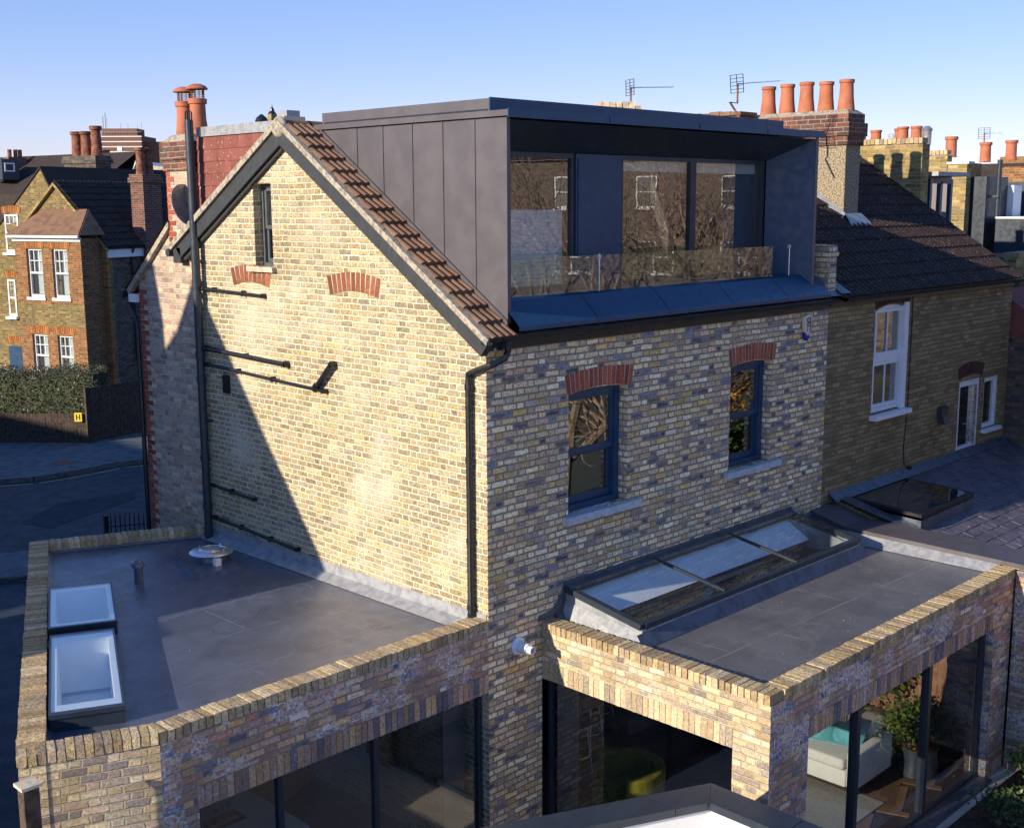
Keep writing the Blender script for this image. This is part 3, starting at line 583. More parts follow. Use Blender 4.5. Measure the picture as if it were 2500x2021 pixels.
for x0, x1 in ((2.985, 4.38), (4.50, 6.07)):
    b = B(); b.quad((x0, yb + .035, 6.55), (x1, yb + .035, 6.55), (x1, yb + .035, 8.03), (x0, yb + .035, 8.03)); b.build('pane', 'glassd', w_)
b = B(); b.box(3.0, 6.05, yb + .12, yb + .2, 7.90, 8.06); b.build('lit_ceiling_strip', 'plaster', w_)  # pale strip stands in for the lit ceiling seen inside
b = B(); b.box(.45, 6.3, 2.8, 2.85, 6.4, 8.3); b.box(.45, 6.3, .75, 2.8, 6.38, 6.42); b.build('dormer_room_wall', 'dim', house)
b = B(); b.box(5.55, 6.2, yb + .25, yb + .3, 6.45, 8.0); b.build('dormer_room_panel', 'anthl', house)
# glass balustrade
for x0, x1 in ((.45, 2.34), (2.36, 5.62)):
    b = B(); b.box(x0, x1, .12, .134, 6.505, 6.915); b.build('balustrade_pane', 'glassb', house)
for x in (1.95, 6.02): b = B(); b.cyl((x, .11, 6.5), (x, .11, 6.93 if x < 3 else 6.90), .008, n=8); b.box(x - .012, x + .012, .10, .14, 6.88, 6.92); b.build('balustrade_rod', 'alu', house)
# gutter & fascia & downpipe
b = B(); b.box(-.02, 6.9, -.045, -.003, 5.98, 6.12); b.build('fascia_board', 'black', house)
def gutter(b, p0, p1, r=.062, n=8, thick=.006):
    p0, p1 = V(p0), V(p1); d = (p1 - p0).normalized(); s = d.cross(Z).normalized(); vs = []; fs = []
    for p in (p0, p1):
        for rr in (r, r - thick):
            for k in range(n + 1): t = math.pi * k / n; vs.append(p + s * math.cos(t) * rr - Z * math.sin(t) * rr)
    m = n + 1
    for k in range(n): fs += [(k, k + 1, 2 * m + k + 1, 2 * m + k), (m + k, m + k + 1, 3 * m + k + 1, 3 * m + k), (k, k + 1, m + k + 1, m + k), (2 * m + k, 2 * m + k + 1, 3 * m + k + 1, 3 * m + k)]
    fs += [(0, m, 3 * m, 2 * m), (n, m + n, 3 * m + n, 2 * m + n)]
    b.add(vs, fs)
b = B(); gutter(b, (-.1, -.11, 6.13), (6.95, -.11, 6.12))
for x in (.1, 1.5, 2.1, 3.4, 4.7, 5.9, 6.8): gutter(b, (x, -.11, 6.131), (x + .035, -.11, 6.131), .068)
b.box(-.115, -.1, -.17, -.05, 6.06, 6.14); gg = b.build('gutter', 'black', house, smooth=True)
b = B(); pr = [(.22, -.11, 6.08), (.22, -.11, 5.97), (.17, -.12, 5.90), (.0, -.07, 5.83), (-.05, .11, 5.76), (-.055, .21, 5.72), (-.055, .215, 5.6), (-.055, .215, 2.99)]
b.tube(pr, .037, 10)
for z in (5.55, 4.75, 3.85, 3.1): b.cyl((-.055, .215, z), (-.055, .215, z + .06), .045, n=10)
for z in (5.55, 4.2, 3.1): b.box(-.055, .0, .175, .255, z, z + .03)
b.tube([(-.055, .215, 3.06), (-.06, .21, 2.98), (-.12, .16, 2.93)], .042, 10); b.build('downpipe', 'black', house, smooth=True, label='thin black downpipe from the gutter at the house corner')
# soil pipe and wastes
b = B(); b.cyl((-.11, 5.52, 2.85), (-.11, 5.52, 8.62), .058, n=16)
for z in (3.3, 4.0, 5.1, 6.25, 6.42, 5.45): b.cyl((-.11, 5.52, z), (-.11, 5.52, z + .09), .068, n=16)
for z in (6.75, 4.55): b.box(-.12, .0, 5.45, 5.59, z, z + .03)
for k in range(10): t = 2 * math.pi * k / 10; b.tube([(-.11 + math.cos(t) * .045, 5.52 + math.sin(t) * .045, 8.6), (-.11 + math.cos(t) * .045, 5.52 + math.sin(t) * .045, 8.72), (-.11, 5.52, 8.75)], .005, 4)
b.build('soil_pipe', 'anth', house, smooth=True, label='tall thick soil pipe rising above the roof')
def waste(pts, r=.022, clips=()):
    b = B(); b.tube(pts, r, 9)
    for p in (pts[0], pts[-1]): pass
    for y, z in clips: b.box(-.07, 0, y - .012, y + .012, z - .035, z + .035)
    e = V(pts[-1]); b.cyl(e + V((-.01, 0, 0)), e + V((.06, 0, 0)), r * 1.35, n=9); e = V(pts[0]); b.cyl(e, e + (V(pts[1]) - e).normalized() * .07, r * 1.5, n=9); b.build('waste_pipe', 'black', house, smooth=True)
waste([(-.06, 5.46, 6.39), (-.055, 4.05, 6.36)], .022, ((5.2, 6.385), (4.5, 6.37)))
waste([(-.07, 5.46, 5.58), (-.06, 3.6, 5.52)], .032, ((4.5, 5.55),))
waste([(-.06, 5.46, 5.36), (-.055, 2.80, 5.26)], .022, ((4.7, 5.33), (3.9, 5.30)))
waste([(-.07, 2.96, 5.27), (-.07, 2.62, 5.60)], .034)
waste([(-.06, 5.46, 3.66), (-.055, 4.45, 3.62)], .02, ((5.0, 3.64),))
waste([(-.06, 5.46, 3.2), (-.055, 3.5, 3.12)], .022, ((4.8, 3.17), (4.1, 3.14)))
b = B(); b.box(-.05, 0, 4.97, 5.09, 5.0, 5.24); b.build('wall_vent', 'black', house)

# ================================================================= SIDE EXTENSION (left flat roof)
A0 = (0.0, .0); A1 = (-3.97, .0); A2 = (-5.02, .43); A3 = (-2.13, 6.72); A4 = (.03, 5.82)
ZT = 3.02; ZR = 2.88
nrm = lambda p, q: V((-(q[1] - p[1]), q[0] - p[0], 0)).normalized()
def wallseg(b, p, q, z0, z1, t=.215):
    d = V((q[0] - p[0], q[1] - p[1], 0)); L = d.length; d.normalize(); n = V((d.y, -d.x, 0))  # inward for clockwise path
    b.slab([[(0, z0), (L, z0), (L, z1), (0, z1)]], (p[0], p[1], 0), d, Z, n, t); return d, n
# front wall: lintel band over glazing and left pier
b = B(); b.slab([[(0.0, 2.405), (3.97, 2.405), (3.97, ZT - .11), (0, ZT - .11)]], (0, -.001, 0), -X, Z, Y, .215); b.slab([[(3.62, 0), (3.97, 0), (3.97, 2.404), (3.62, 2.404)]], (0, -.001, 0), -X, Z, Y, .215)
b.build('extension_front_wall', 'ext', house)
b = B(); d, n = wallseg(b, A1, A2, 0, ZT - .11); wallseg(b, A2, A3, 0, ZT - .11); wallseg(b, A3, A4, 0, ZT - .11); b.build('extension_side_wall', 'extw', house)
b = B(); b.slab([[(0.0, 2.18), (3.64, 2.18), (3.64, 2.404), (0, 2.404)]], (0, .001, 0), -X, Z, Y, .21); b.build('lintel_mortar', 'mortard', house)
b = B(); b.soldier((0, 0), (-3.64, 0), (0, -1), 2.18, 2.40); b.build('brick_lintel', 'sold', house)
b = B(); b.coping(A0, A1, (0, 1), ZT, r0=1); 
dA = nrm(A1, A2); b.coping(A1, A2, -dA, ZT, r0=100)
dA = nrm(A2, A3); b.coping(A2, A3, -dA, ZT, r0=200); dA = nrm(A3, A4); b.coping(A3, A4, -dA, ZT, r0=300); b.build('brick_coping', 'cope', house)
b = B()
for p, q_ in ((A0, A1), (A1, A2), (A2, A3), (A3, A4)):
    n = -nrm(p, q_); d = V((q_[0] - p[0], q_[1] - p[1], 0)); L = d.length; d.normalize(); b.slab([[(0.02, ZT - .112), (L - .01, ZT - .112), (L - .01, ZT - .014), (.02, ZT - .014)]], V((p[0], p[1], 0)) + n * .012, d, Z, n, .195)
b.build('coping_mortar', 'mortar', house)
# roof deck with holes for rooflights
u2 = V((.42, .907, 0)).normalized(); v2 = V((u2.y, -u2.x, 0))
def RL(c0, along, across): # corner, returns 4 pts
    c = V((*c0, 0)); return [c, c + u2 * along, c + u2 * along + v2 * across, c + v2 * across]
R2 = RL((-4.50, .97), 2.14, .64); R1 = RL((-3.50, 3.17), 1.46, .70)
inner = [(-.0, .2), (-3.93, .2), (-4.78, .55), (-2.02, 6.5), (.0, 5.66)]
def ins(P, m):
    c = sum(P, V((0, 0, 0))) / 4; return [((p - c) * (1 - m) + c) for p in P]
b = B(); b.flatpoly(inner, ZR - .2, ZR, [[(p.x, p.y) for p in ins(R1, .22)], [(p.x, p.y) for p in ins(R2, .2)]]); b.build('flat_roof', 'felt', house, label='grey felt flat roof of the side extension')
# flashing fillets round the roof
b = B()
def fillet(b, p, q_, zt, zb, out, w=.1):
    p, q_, out = V((*p, 0)), V((*q_, 0)), V((*out, 0)).normalized(); a = p + out * .008; c = q_ + out * .008
    b.quad(a + Z * zt, c + Z * zt, c + out * .012 + Z * (zb + .07), a + out * .012 + Z * (zb + .07)); b.quad(a + out * .012 + Z * (zb + .07), c + out * .012 + Z * (zb + .07), c + out * w + Z * (zb + .005), a + out * w + Z * (zb + .005))
fillet(b, (0, .02), (0, 5.66), 3.07, ZR, (-1, 0), .17); b.build('wall_flashing', 'leadl', house, smooth='all', label='crumpled grey flashing where the flat roof meets the gable')
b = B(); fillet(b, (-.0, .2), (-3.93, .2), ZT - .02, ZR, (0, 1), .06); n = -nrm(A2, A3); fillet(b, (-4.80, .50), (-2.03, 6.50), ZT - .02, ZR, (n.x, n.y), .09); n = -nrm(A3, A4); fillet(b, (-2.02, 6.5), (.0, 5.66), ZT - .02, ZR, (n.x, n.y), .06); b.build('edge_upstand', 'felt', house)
def rooflight(P, h, pcol='glassl'):
    zk = ZR + h; c = sum(P, V((0, 0, 0))) / 4
    b = B(); o = P; i = ins(P, .16)
    for k in range(4):
        a, c_ = o[k], o[(k + 1) % 4]; ai, ci = i[k], i[(k + 1) % 4]
        b.quad(a + Z * (ZR + .001), c_ + Z * (ZR + .001), c_ + Z * (zk - .05), a + Z * (zk - .05)); b.quad(ai + Z * (zk - .05), ci + Z * (zk - .05), ci + Z * (ZR - .19), ai + Z * (ZR - .19)); b.quad(a + Z * (zk - .05), c_ + Z * (zk - .05), ci + Z * (zk - .05), ai + Z * (zk - .05))
    r = b.build('rooflight', 'anth', house)
    b = B(); o2 = [c + (p - c) * 1.015 for p in P]; b.slab([[(p.x, p.y) for p in o2], [(p.x, p.y) for p in ins(P, .05)]], (0, 0, zk), X, Y, -Z, .045); b.build('frame', 'anth', r)
    b = B(); b.slab([[(p.x, p.y) for p in ins(P, .052)], [(p.x, p.y) for p in ins(P, .21)]], (0, 0, zk - .012), X, Y, -Z, .03); b.build('inner_border', 'white', r)
    b = B(); j = ins(P, .215); kk = ins(P, .25)
    for k in range(4): b.quad(j[k] + Z * (zk - .03), j[(k + 1) % 4] + Z * (zk - .03), kk[(k + 1) % 4] + Z * (zk - .55), kk[k] + Z * (zk - .55))
    b.build('light_shaft', 'white', r)
    b = B(); g = ins(P, .045); b.quad(*[p + Z * (zk + .002) for p in g]); b.build('pane', pcol, r)
    return r
r1 = rooflight(R1, .16); r2 = rooflight(R2, .17)
b = B(); g = [p + Z * (ZR - .42) for p in ins(R1, .1)]; b.quad(*g); g = [p + Z * (ZR - .42) for p in ins(R2, .1)]; b.quad(*g); b.build('shaft_diffuser', 'plaster', house)
# terracotta-style vent, round alu light, insulated kerb
b = B(); vx, vy = -1.78, 4.42; b.cyl((vx, vy, ZR), (vx, vy, ZR + .20), .055, n=16); b.lathe((vx, vy, ZR + .2), [(.055, 0), (.085, .0), (.085, .03), (.05, .08), (.015, .10), (0, .10)], 8); b.build('roof_vent', 'felt', house, smooth=True, label='small mushroom vent on the flat roof')
kc = V((-.80, 4.42, 0)); ku = V((.5, 1.5, 0)).normalized(); kv = V((ku.y, -ku.x, 0))
b = B(); b.obox((kc.x, kc.y, ZR + .035), (ku, kv, Z), (.52, .30, .036), 0, .006); k_ = b.build('round_rooflight', 'felt', house, label='round metal sun-tube light on a felt kerb')
b = B(); b.obox((kc.x - .26, kc.y + .12, ZR + .08), (ku, kv, Z), (.64, .022, .018), 0, .004); b.build('kerb_edge', 'lead', k_)
b = B(); c = (kc.x + .05, kc.y - .02, ZR + .07); b.lathe(c, [(.20, 0), (.20, .05), (.17, .1), (0, .1)], 24); b.build('collar', 'felt', k_, smooth=True)
b = B(); c = (kc.x + .05, kc.y - .02, ZR + .17); b.lathe(c, [(0, 0), (.27, .0), (.285, .012), (.27, .026), (.18, .045), (.175, .038), (.13, .062), (.125, .056), (0, .085)], 32)
for k in range(4): t = k * 1.57 + .4; b.cyl((c[0] + .19 * math.cos(t), c[1] + .19 * math.sin(t), c[2] + .03), (c[0] + .19 * math.cos(t), c[1] + .19 * math.sin(t), c[2] + .07), .009, n=6)
b.build('metal_cap', 'alu', k_, smooth=True)
b = B(); b.box(kc.x - .08, kc.x + .0, kc.y - .33, kc.y - .25, ZR + .07, ZR + .16); b.build('light_sensor', 'white', k_)
b = B(); b.tube([(-3.0, 5.4, 2.97) , (-2.78, 5.36, 2.97)], .022, 8); b.build('overflow_pipe', 'black', house)
# glazing left extension
b = B(); yg = .10; frame(b, -3.60, -.02, .05, 2.175, yg, .05, .07)
for x in (-2.72, -1.55): b.box(x, x + .06, yg, yg + .07, .1, 2.12)
w_ = b.build('patio_door', 'anth', house)
for x0, x1 in ((-3.55, -2.72), (-2.66, -1.55), (-1.49, -.07)):
    b = B(); b.quad((x0, yg + .03, .1), (x1, yg + .03, .1), (x1, yg + .03, 2.12), (x0, yg + .03, 2.12)); b.build('pane', 'glassp', w_)
b = B(); b.box(-.42, -.1, yg + .2, yg + .24, .1, 2.3); b.build('roller_blind', 'greyw', w_)
# interior left extension
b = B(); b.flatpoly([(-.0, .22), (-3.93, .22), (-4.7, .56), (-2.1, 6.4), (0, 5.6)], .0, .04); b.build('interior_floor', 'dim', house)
isl = tag(B().box(-3.3, -1.75, 1.0, 2.2, .86, .90).box(-3.2, -1.85, 1.1, 2.1, .042, .858).build('kitchen_island', 'plaster'), 'pale kitchen island seen through the left patio doors', 'kitchen island')
isl['_o'] = [0, 0, 0]
for i, (x, y) in enumerate(((-2.35, 1.75), (-2.7, 1.4))):
    t = thing('serving_tray', ('serving tray with wooden board nearer the doors on the pale island', 'serving tray with glasses further back on the pale island')[i == 0], 'tray', (x, y, .9), 'trays on the kitchen island')
    b = B(); b.box(x - .22, x + .22, y - .13, y + .13, .903, .915); b.build('tray_base', 'black', t)
    b = B(); b.box(x - .17, x + .15, y - .08, y + .08, .918, .945); b.build('wooden_board', 'fencer', t)
    if i == 0:
        for k in range(3): B().lathe((x - .1 + k * .09, y, .947), [(.03, 0), (.03, .004), (.004, .01), (.004, .07), (.032, .09), (.035, .15), (.03, .15), (0, .10)], 12).build('wine_glass', 'glassb', t, smooth=True)

# ================================================================= REAR EXTENSION (right)
EX0, EX1, EY = .86, 6.62, -3.06
ZP = 2.78
b = B(); b.slab([[(0.0, 2.325), (3.056, 2.325), (3.056, ZP - .11), (0, ZP - .11)]], (EX0, 0, 0), -Y, Z, X, .215); b.slab([[(2.63, 0), (3.056, 0), (3.056, 2.324), (2.63, 2.324)]], (EX0, 0, 0), -Y, Z, X, .215); b.build('extension_side_wall', 'extw', house)
b = B(); b.slab([[(.216, 2.325), (5.76, 2.325), (5.76, ZP - .11), (.216, ZP - .11)]], (EX0, EY, 0), X, Z, Y, .215); b.slab([[(.002, 0), (.73, 0), (.73, 2.324), (.002, 2.324)]], (EX0, EY, 0), X, Z, Y, .215); b.slab([[(.002, 2.325), (.215, 2.325), (.215, ZP - .11), (.002, ZP - .11)]], (EX0, EY, 0), X, Z, Y, .01); b.slab([[(5.24, 0), (5.76, 0), (5.76, 2.324), (5.24, 2.324)]], (EX0, EY, 0), X, Z, Y, .215); b.build('extension_front_wall', 'ext', house)
b = B(); b.slab([[(0.0, 2.10), (2.64, 2.10), (2.64, 2.324), (0, 2.324)]], (EX0 + .002, 0, 0), -Y, Z, X, .21); b.build('lintel_mortar', 'mortar', house)
b = B(); b.soldier((EX0, -.03), (EX0, -2.63), (-1, 0), 2.10, 2.32, r0=400); b.build('brick_lintel', 'soldw', house)
b = B(); b.slab([[(.73, 2.10), (5.26, 2.10), (5.26, 2.324), (.73, 2.324)]], (EX0, EY + .002, 0), X, Z, Y, .21); b.build('lintel_mortar', 'mortard', house)
b = B(); b.soldier((EX0 + .74, EY), (EX0 + 5.24, EY), (0, -1), 2.10, 2.32, r0=500); b.build('brick_lintel', 'sold', house)
b = B(); b.coping((EX0, 0), (EX0, EY), (1, 0), ZP, r0=600); b.coping((EX0 + .22, EY), (EX1, EY), (0, 1), ZP, r0=700); b.build('brick_coping', 'cope', house)
b = B(); b.box(EX0 + .012, EX0 + .2, EY + .02, -.0, ZP - .112, ZP - .014); b.box(EX0 + .2, EX1 - .01, EY + .012, EY + .2, ZP - .112, ZP - .014); b.build('coping_mortar', 'mortar', house)
ZQ = 2.685
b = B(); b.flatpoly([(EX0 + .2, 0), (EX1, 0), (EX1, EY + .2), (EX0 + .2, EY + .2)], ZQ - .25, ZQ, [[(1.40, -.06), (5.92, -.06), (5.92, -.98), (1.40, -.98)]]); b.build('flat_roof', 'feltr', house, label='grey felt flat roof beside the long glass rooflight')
# long lean-to rooflight
xa, xb_, yt, yf, zt, zf = 1.25, 6.06, -.03, -1.15, 3.12, 2.93
b = B(); b.add([(xa, 0, ZQ), (xa, yf, ZQ), (xa, yf, zf - .06), (xa, 0, zt - .06)], [(0, 1, 2, 3)]); b.add([(xb_, 0, ZQ), (xb_, yf, ZQ), (xb_, yf, zf - .06), (xb_, 0, zt - .06)], [(0, 1, 2, 3)]); b.quad((xa, yf, ZQ), (xb_, yf, ZQ), (xb_, yf, zf - .06), (xa, yf, zf - .06))
b.quad((xa + .12, 0, ZQ - .25), (xa + .12, yf + .12, ZQ - .25), (xa + .12, yf + .12, zf - .06), (xa + .12, 0, zt - .06)); b.quad((xb_ - .12, 0, ZQ - .25), (xb_ - .12, yf + .12, ZQ - .25), (xb_ - .12, yf + .12, zf - .06), (xb_ - .12, 0, zt - .06)); b.quad((xa + .12, yf + .12, ZQ - .25), (xb_ - .12, yf + .12, ZQ - .25), (xb_ - .12, yf + .12, zf - .06), (xa + .12, yf + .12, zf - .06))
rl = b.build('rooflight', 'leadl', house, label='long three-pane lean-to rooflight against the rear wall')
dd = V((0, yf - yt, zf - zt)); L_ = dd.length; dn = dd.normalized()
def rlbox(b, x0, x1, s0, s1, h0, h1):
    nn = V((0, dn.z, -dn.y)) if V((0, dn.z, -dn.y)).z > 0 else V((0, -dn.z, dn.y))
    c = V(((x0 + x1) / 2, yt, zt)) + dn * ((s0 + s1) / 2) + nn * ((h0 + h1) / 2); b.obox(c, (X, dn, nn), ((x1 - x0) / 2, (s1 - s0) / 2, (h1 - h0) / 2))
b = B(); rlbox(b, xa - .03, xa + .05, 0, L_, -.07, 0); rlbox(b, xb_ - .05, xb_ + .03, 0, L_, -.07, 0); rlbox(b, xa + .05, xb_ - .05, L_ - .06, L_ + .02, -.07, 0); rlbox(b, xa + .05, xb_ - .05, 0, .08, -.07, 0); b.build('frame', 'anth', rl)
for x in (2.86, 4.47): b = B(); rlbox(b, x - .022, x + .022, .03, L_ - .02, -.02, .012); b.build('glazing_bar', 'anth', rl)
for x0, x1 in ((xa + .04, 2.838), (2.882, 4.448), (4.492, xb_ - .04)):
    b = B(); n0 = V((0, 0, .004)); p = lambda x, s: V((x, yt, zt)) + dn * s + n0; b.quad(p(x0, .02), p(x1, .02), p(x1, L_ - .015), p(x0, L_ - .015)); b.build('pane', 'glassr', rl)
b = B(); b.add([(xa + .13, -.05, 3.03), (xb_ - .13, -.05, 3.03), (xb_ - .13, -.43, 2.80), (xa + .13, -.43, 2.80)], [(0, 1, 2, 3)]); b.build('tilted_upstand', 'white', rl)  # upstand laid back under the panes so it catches more sky and looks paler
b = B(); b.slab([[(EX0 + .38, 3.09), (xb_ + .06, 3.09), (xb_ + .06, 3.17), (EX0 + .38, 3.17)]], (0, -.006, 0), X, Z, -Y, .01); b.quad((xa - .02, -.012, 3.13), (xb_ + .02, -.012, 3.13), (xb_ + .02, -.13, 3.105), (xa - .02, -.13, 3.105))
b.slab([[(EX0 - .06, 2.80), (xa + .02, 2.80), (xa + .02, 3.17), (xa - .05, 3.12), (xa - .05, 3.04), (xa - .12, 3.03), (xa - .12, 2.96), (xa - .19, 2.95), (xa - .19, 2.89), (EX0 - .06, 2.86)]], (0, -.005, 0), X, Z, -Y, .012); b.build('wall_flashing', 'lead', house, label='shade-darkened lead flashing stepped up beside the long rooflight')
b = B(); b.quad((EX0 + .21, -.01, 2.84), (xa - .0, -.01, 2.84), (xa - .0, -.12, ZQ + .005), (EX0 + .21, -.12, ZQ + .005)); b.build('kerb_flashing', 'lead', house); b = B(); b.quad((xa - .005, -.0, 2.95), (xa - .005, yf, 2.82), (xa - .10, yf - .02, ZQ + .006), (xa - .10, -.0, ZQ + .006)); b.build('kerb_flashing', 'leadl', house); b = B(); b.quad((xa - .1, yf - .004, 2.83), (xb_ + .05, yf - .004, 2.83), (xb_ + .05, yf - .11, ZQ + .006), (xa - .1, yf - .11, ZQ + .006)); b.build('kerb_flashing', 'lead', house)  # front kerb dark, side kerb pale: shade and sun put into the lead colour
b = B(); b.quad((xb_ + .01, 0, 3.05), (xb_ + .01, yf, 2.86), (xb_ + .1, yf - .05, ZQ + .006), (xb_ + .1, 0, ZQ + .006)); b.quad((xb_ + .1, -.01, 3.0), (EX1 + .05, -.01, 3.0), (EX1 + .05, -.15, ZQ + .01), (xb_ + .1, -.15, ZQ + .01)); b.build('kerb_flashing', 'lead', house)
# boiler flue
b = B(); b.lathe((.46, -.004, 2.60), [(.0, 0), (.105, .0), (.10, .012), (.07, .03), (.062, .10), (.062, .17), (.045, .172), (.045, .235), (.036, .235), (.036, .15), (0, .15)], 24, axis=(0, -1, 0)); b.build('boiler_flue', 'whiteu', house, smooth=True, label='white round boiler flue on the brick pillar')
# side glazing (faces -X)
b = B(); xg = EX0 + .10
def frameY(b, y0, y1, z0, z1, x, w=.05, d=.07):
    b.box(x, x + d, y0, y0 + w, z0, z1); b.box(x, x + d, y1 - w, y1, z0, z1); b.box(x, x + d, y0 + w, y1 - w, z0, z0 + w); b.box(x, x + d, y0 + w, y1 - w, z1 - w, z1)
frameY(b, -2.625, -.005, .05, 2.095, xg); w_ = b.build('side_window', 'anth', house)
b = B(); b.quad((xg + .03, -2.58, .1), (xg + .03, -.05, .1), (xg + .03, -.05, 2.05), (xg + .03, -2.58, 2.05)); b.build('pane', 'glassp', w_)
b = B(); b.box(xg + .1, xg + .14, -.36, -.06, .1, 2.1); b.build('roller_blind', 'greyw', w_)
# south glazing
b = B(); yg = EY + .10; frame(b, 1.60, 6.09, .05, 2.095, yg, .055, .08)
for x in (2.78, 4.50): b.box(x, x + .075, yg - .01, yg + .09, .1, 2.04)
w_ = b.build('sliding_door', 'anth', house)
for x0, x1 in ((1.655, 2.78), (2.855, 4.50), (4.575, 6.04)):
    b = B(); b.quad((x0, yg + .04, .1), (x1, yg + .04, .1), (x1, yg + .04, 2.04), (x0, yg + .04, 2.04)); b.build('pane', 'glassp', w_)
b = B(); b.box(1.59, 6.12, EY - .09, EY + .09, -.02, .045); b.build('threshold', 'lead', house)
# interior
b = B(); b.box(EX0 + .22, 6.6, EY + .22, 4.0, -.05, .03); b.build('interior_subfloor', 'dwood', house)
b = B(); L1, w1 = .60, .10
du = V((math.cos(rad(20)), math.sin(rad(20)), 0)); dv = V((-du.y, du.x, 0)); c0 = V((3.6, -.8, .036))
for i in range(-50, 51):
    for j in range(-6, 7):
        for k in range(2):
            px, py = i * w1 + j * L1, i * w1 - j * L1
            if k == 0: mx_, my_, hx, hy = px + L1 / 2, py + w1 / 2, L1 / 2, w1 / 2
            else: mx_, my_, hx, hy = px + L1 + w1 / 2, py + w1 - L1 / 2, w1 / 2, L1 / 2
            m = c0 + du * mx_ + dv * my_
            if EX0 + .5 < m.x < 6.3 and EY + .45 < m.y < 1.5: b.obox(m, (du, dv, Z), (hx - .0012, hy - .0012, .006), i * 31.7 + j * 7.3 + k * 3.1)
b.build('parquet_floor', 'parquet', house)
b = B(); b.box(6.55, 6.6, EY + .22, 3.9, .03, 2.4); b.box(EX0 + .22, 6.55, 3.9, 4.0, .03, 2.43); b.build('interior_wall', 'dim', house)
tag(B().box(3.2, 4.55, -2.45, -.9, .044, .056, 0, .0).build('rug', 'rug'), 'grey rug on the parquet in front of the white sofa', 'rug')
# sofa faces -X
sf = thing('sofa', 'white sofa with turquoise cushions behind the right sliding doors', 'sofa', (4.8, -1.2, .05))
def cushion(b, x0, x1, y0, y1, z0, z1, n=5, p=.5):
    b.obox(((x0 + x1) / 2, (y0 + y1) / 2, (z0 + z1) / 2), (X, Y, Z), ((x1 - x0) / 2, (y1 - y0) / 2, (z1 - z0) / 2)); return b
def soften(o, w=.03, s=3):
    m = o.modifiers.new('bevel', 'BEVEL'); m.width = w; m.segments = s; m.limit_method = 'ANGLE'; o.data.polygons.foreach_set('use_smooth', [True] * len(o.data.polygons)); return o
soften(B().box(4.32, 5.25, -2.02, .1, .18, .40).build('base', 'sofa', sf), .02); soften(B().box(4.30, 5.0, -1.99, -.95, .402, .55).build('seat_cushion', 'sofa', sf), .04); soften(B().box(4.30, 5.0, -.94, .08, .402, .55).build('seat_cushion', 'sofa', sf), .04)
soften(B().box(5.0, 5.28, -2.02, .1, .402, .88).build('backrest', 'sofa', sf), .06); 
for y0, y1 in ((-2.16, -2.022), (.102, .24)): soften(B().box(4.32, 5.28, y0, y1, .18, .66).build('armrest', 'sofa', sf), .03)
B().box(4.33, 5.24, -2.14, .22, .14, .178).build('plinth', 'dwood', sf)
for x in (4.42, 5.15):
    for y in (-2.07, .15): B().add([(x - .035, y - .035, .14), (x + .035, y - .035, .14), (x + .035, y + .035, .14), (x - .035, y + .035, .14), (x - .02, y - .02, .045), (x + .02, y - .02, .045), (x + .02, y + .02, .045), (x - .02, y + .02, .045)], [(0, 1, 2, 3), (4, 5, 6, 7), (0, 1, 5, 4), (1, 2, 6, 5), (2, 3, 7, 6), (3, 0, 4, 7)]).build('leg', 'dwood', sf)
def pillow(c, nrm_, up, s, t, mat, name, label, grp):
    c, n, u = V(c), V(nrm_).normalized(), V(up); u = (u - n * u.dot(n)).normalized(); w = n.cross(u); N = 9; vs = []; fs = []
    for side in (1, -1):
        for i in range(N):
            for j in range(N):
                a, d = -1 + 2 * i / (N - 1), -1 + 2 * j / (N - 1); h = ((1 - a ** 4) * (1 - d ** 4)) ** .5; k = 1 - .07 * (1 - abs(a * d)) * (abs(a) + abs(d)) * .5
                vs.append(c + w * (a * s * k) + u * (d * s * k) + n * (side * t * h))
    for q_ in range(2):
        for i in range(N - 1):
            for j in range(N - 1): o = q_ * N * N + i * N + j; fs.append((o, o + 1, o + N + 1, o + N))
    o = B().add(vs, fs).build(name, mat, None, smooth='all'); tag(o, label, 'cushion', grp)
pillow((4.72, -1.42, .74), (-.8, -.25, .45), (.4, .1, .9), .24, .09, 'cush', 'cushion', 'turquoise velvet cushion on the white sofa nearest its left end', 'turquoise cushions')
pillow((4.80, -1.80, .74), (-.8, -.1, .45), (.45, -.1, .9), .22, .09, 'cush', 'cushion', 'turquoise velvet cushion beside the white sofa arm', 'turquoise cushions')
pillow((4.86, -1.05, .76), (-.85, -.2, .4), (.4, .1, .9), .23, .09, 'cushp', 'cushion', 'pink and white knitted cushion on the white sofa', None)
st = thing('side_table', 'round dark drum side table by the right end of the sliding doors', 'side table', (5.62, -2.35, .05))
B().lathe((5.62, -2.35, .04), [(.24, 0), (.27, .03), (.24, .38), (.24, .40), (0, .40)], 28).build('drum', 'anth', st, smooth=True); B().lathe((5.62, -2.35, .442), [(0, 0), (.27, 0), (.27, .02), (0, .02)], 28).build('table_top', 'dwood', st, smooth=True)
yc = thing('armchair', 'mustard yellow round tufted armchair behind the side window', 'armchair', (1.95, -.35, .05))
def ring(cx, cy, z0, z1, r0, r1, a0, a1, n=18):
    b = B(); vs = []; fs = []
    for i in range(n + 1):
        t = a0 + (a1 - a0) * i / n
        for r, z in ((r0, z0), (r1, z0), (r1, z1), (r0, z1)): vs.append((cx + r * math.cos(t), cy + r * math.sin(t), z))
    for i in range(n):
        for k in range(4): a = i * 4 + k; c = i * 4 + (k + 1) % 4; fs.append((a, c, c + 4, a + 4))
    fs += [(0, 1, 2, 3), (n * 4, n * 4 + 1, n * 4 + 2, n * 4 + 3)]; b.add(vs, fs); return b
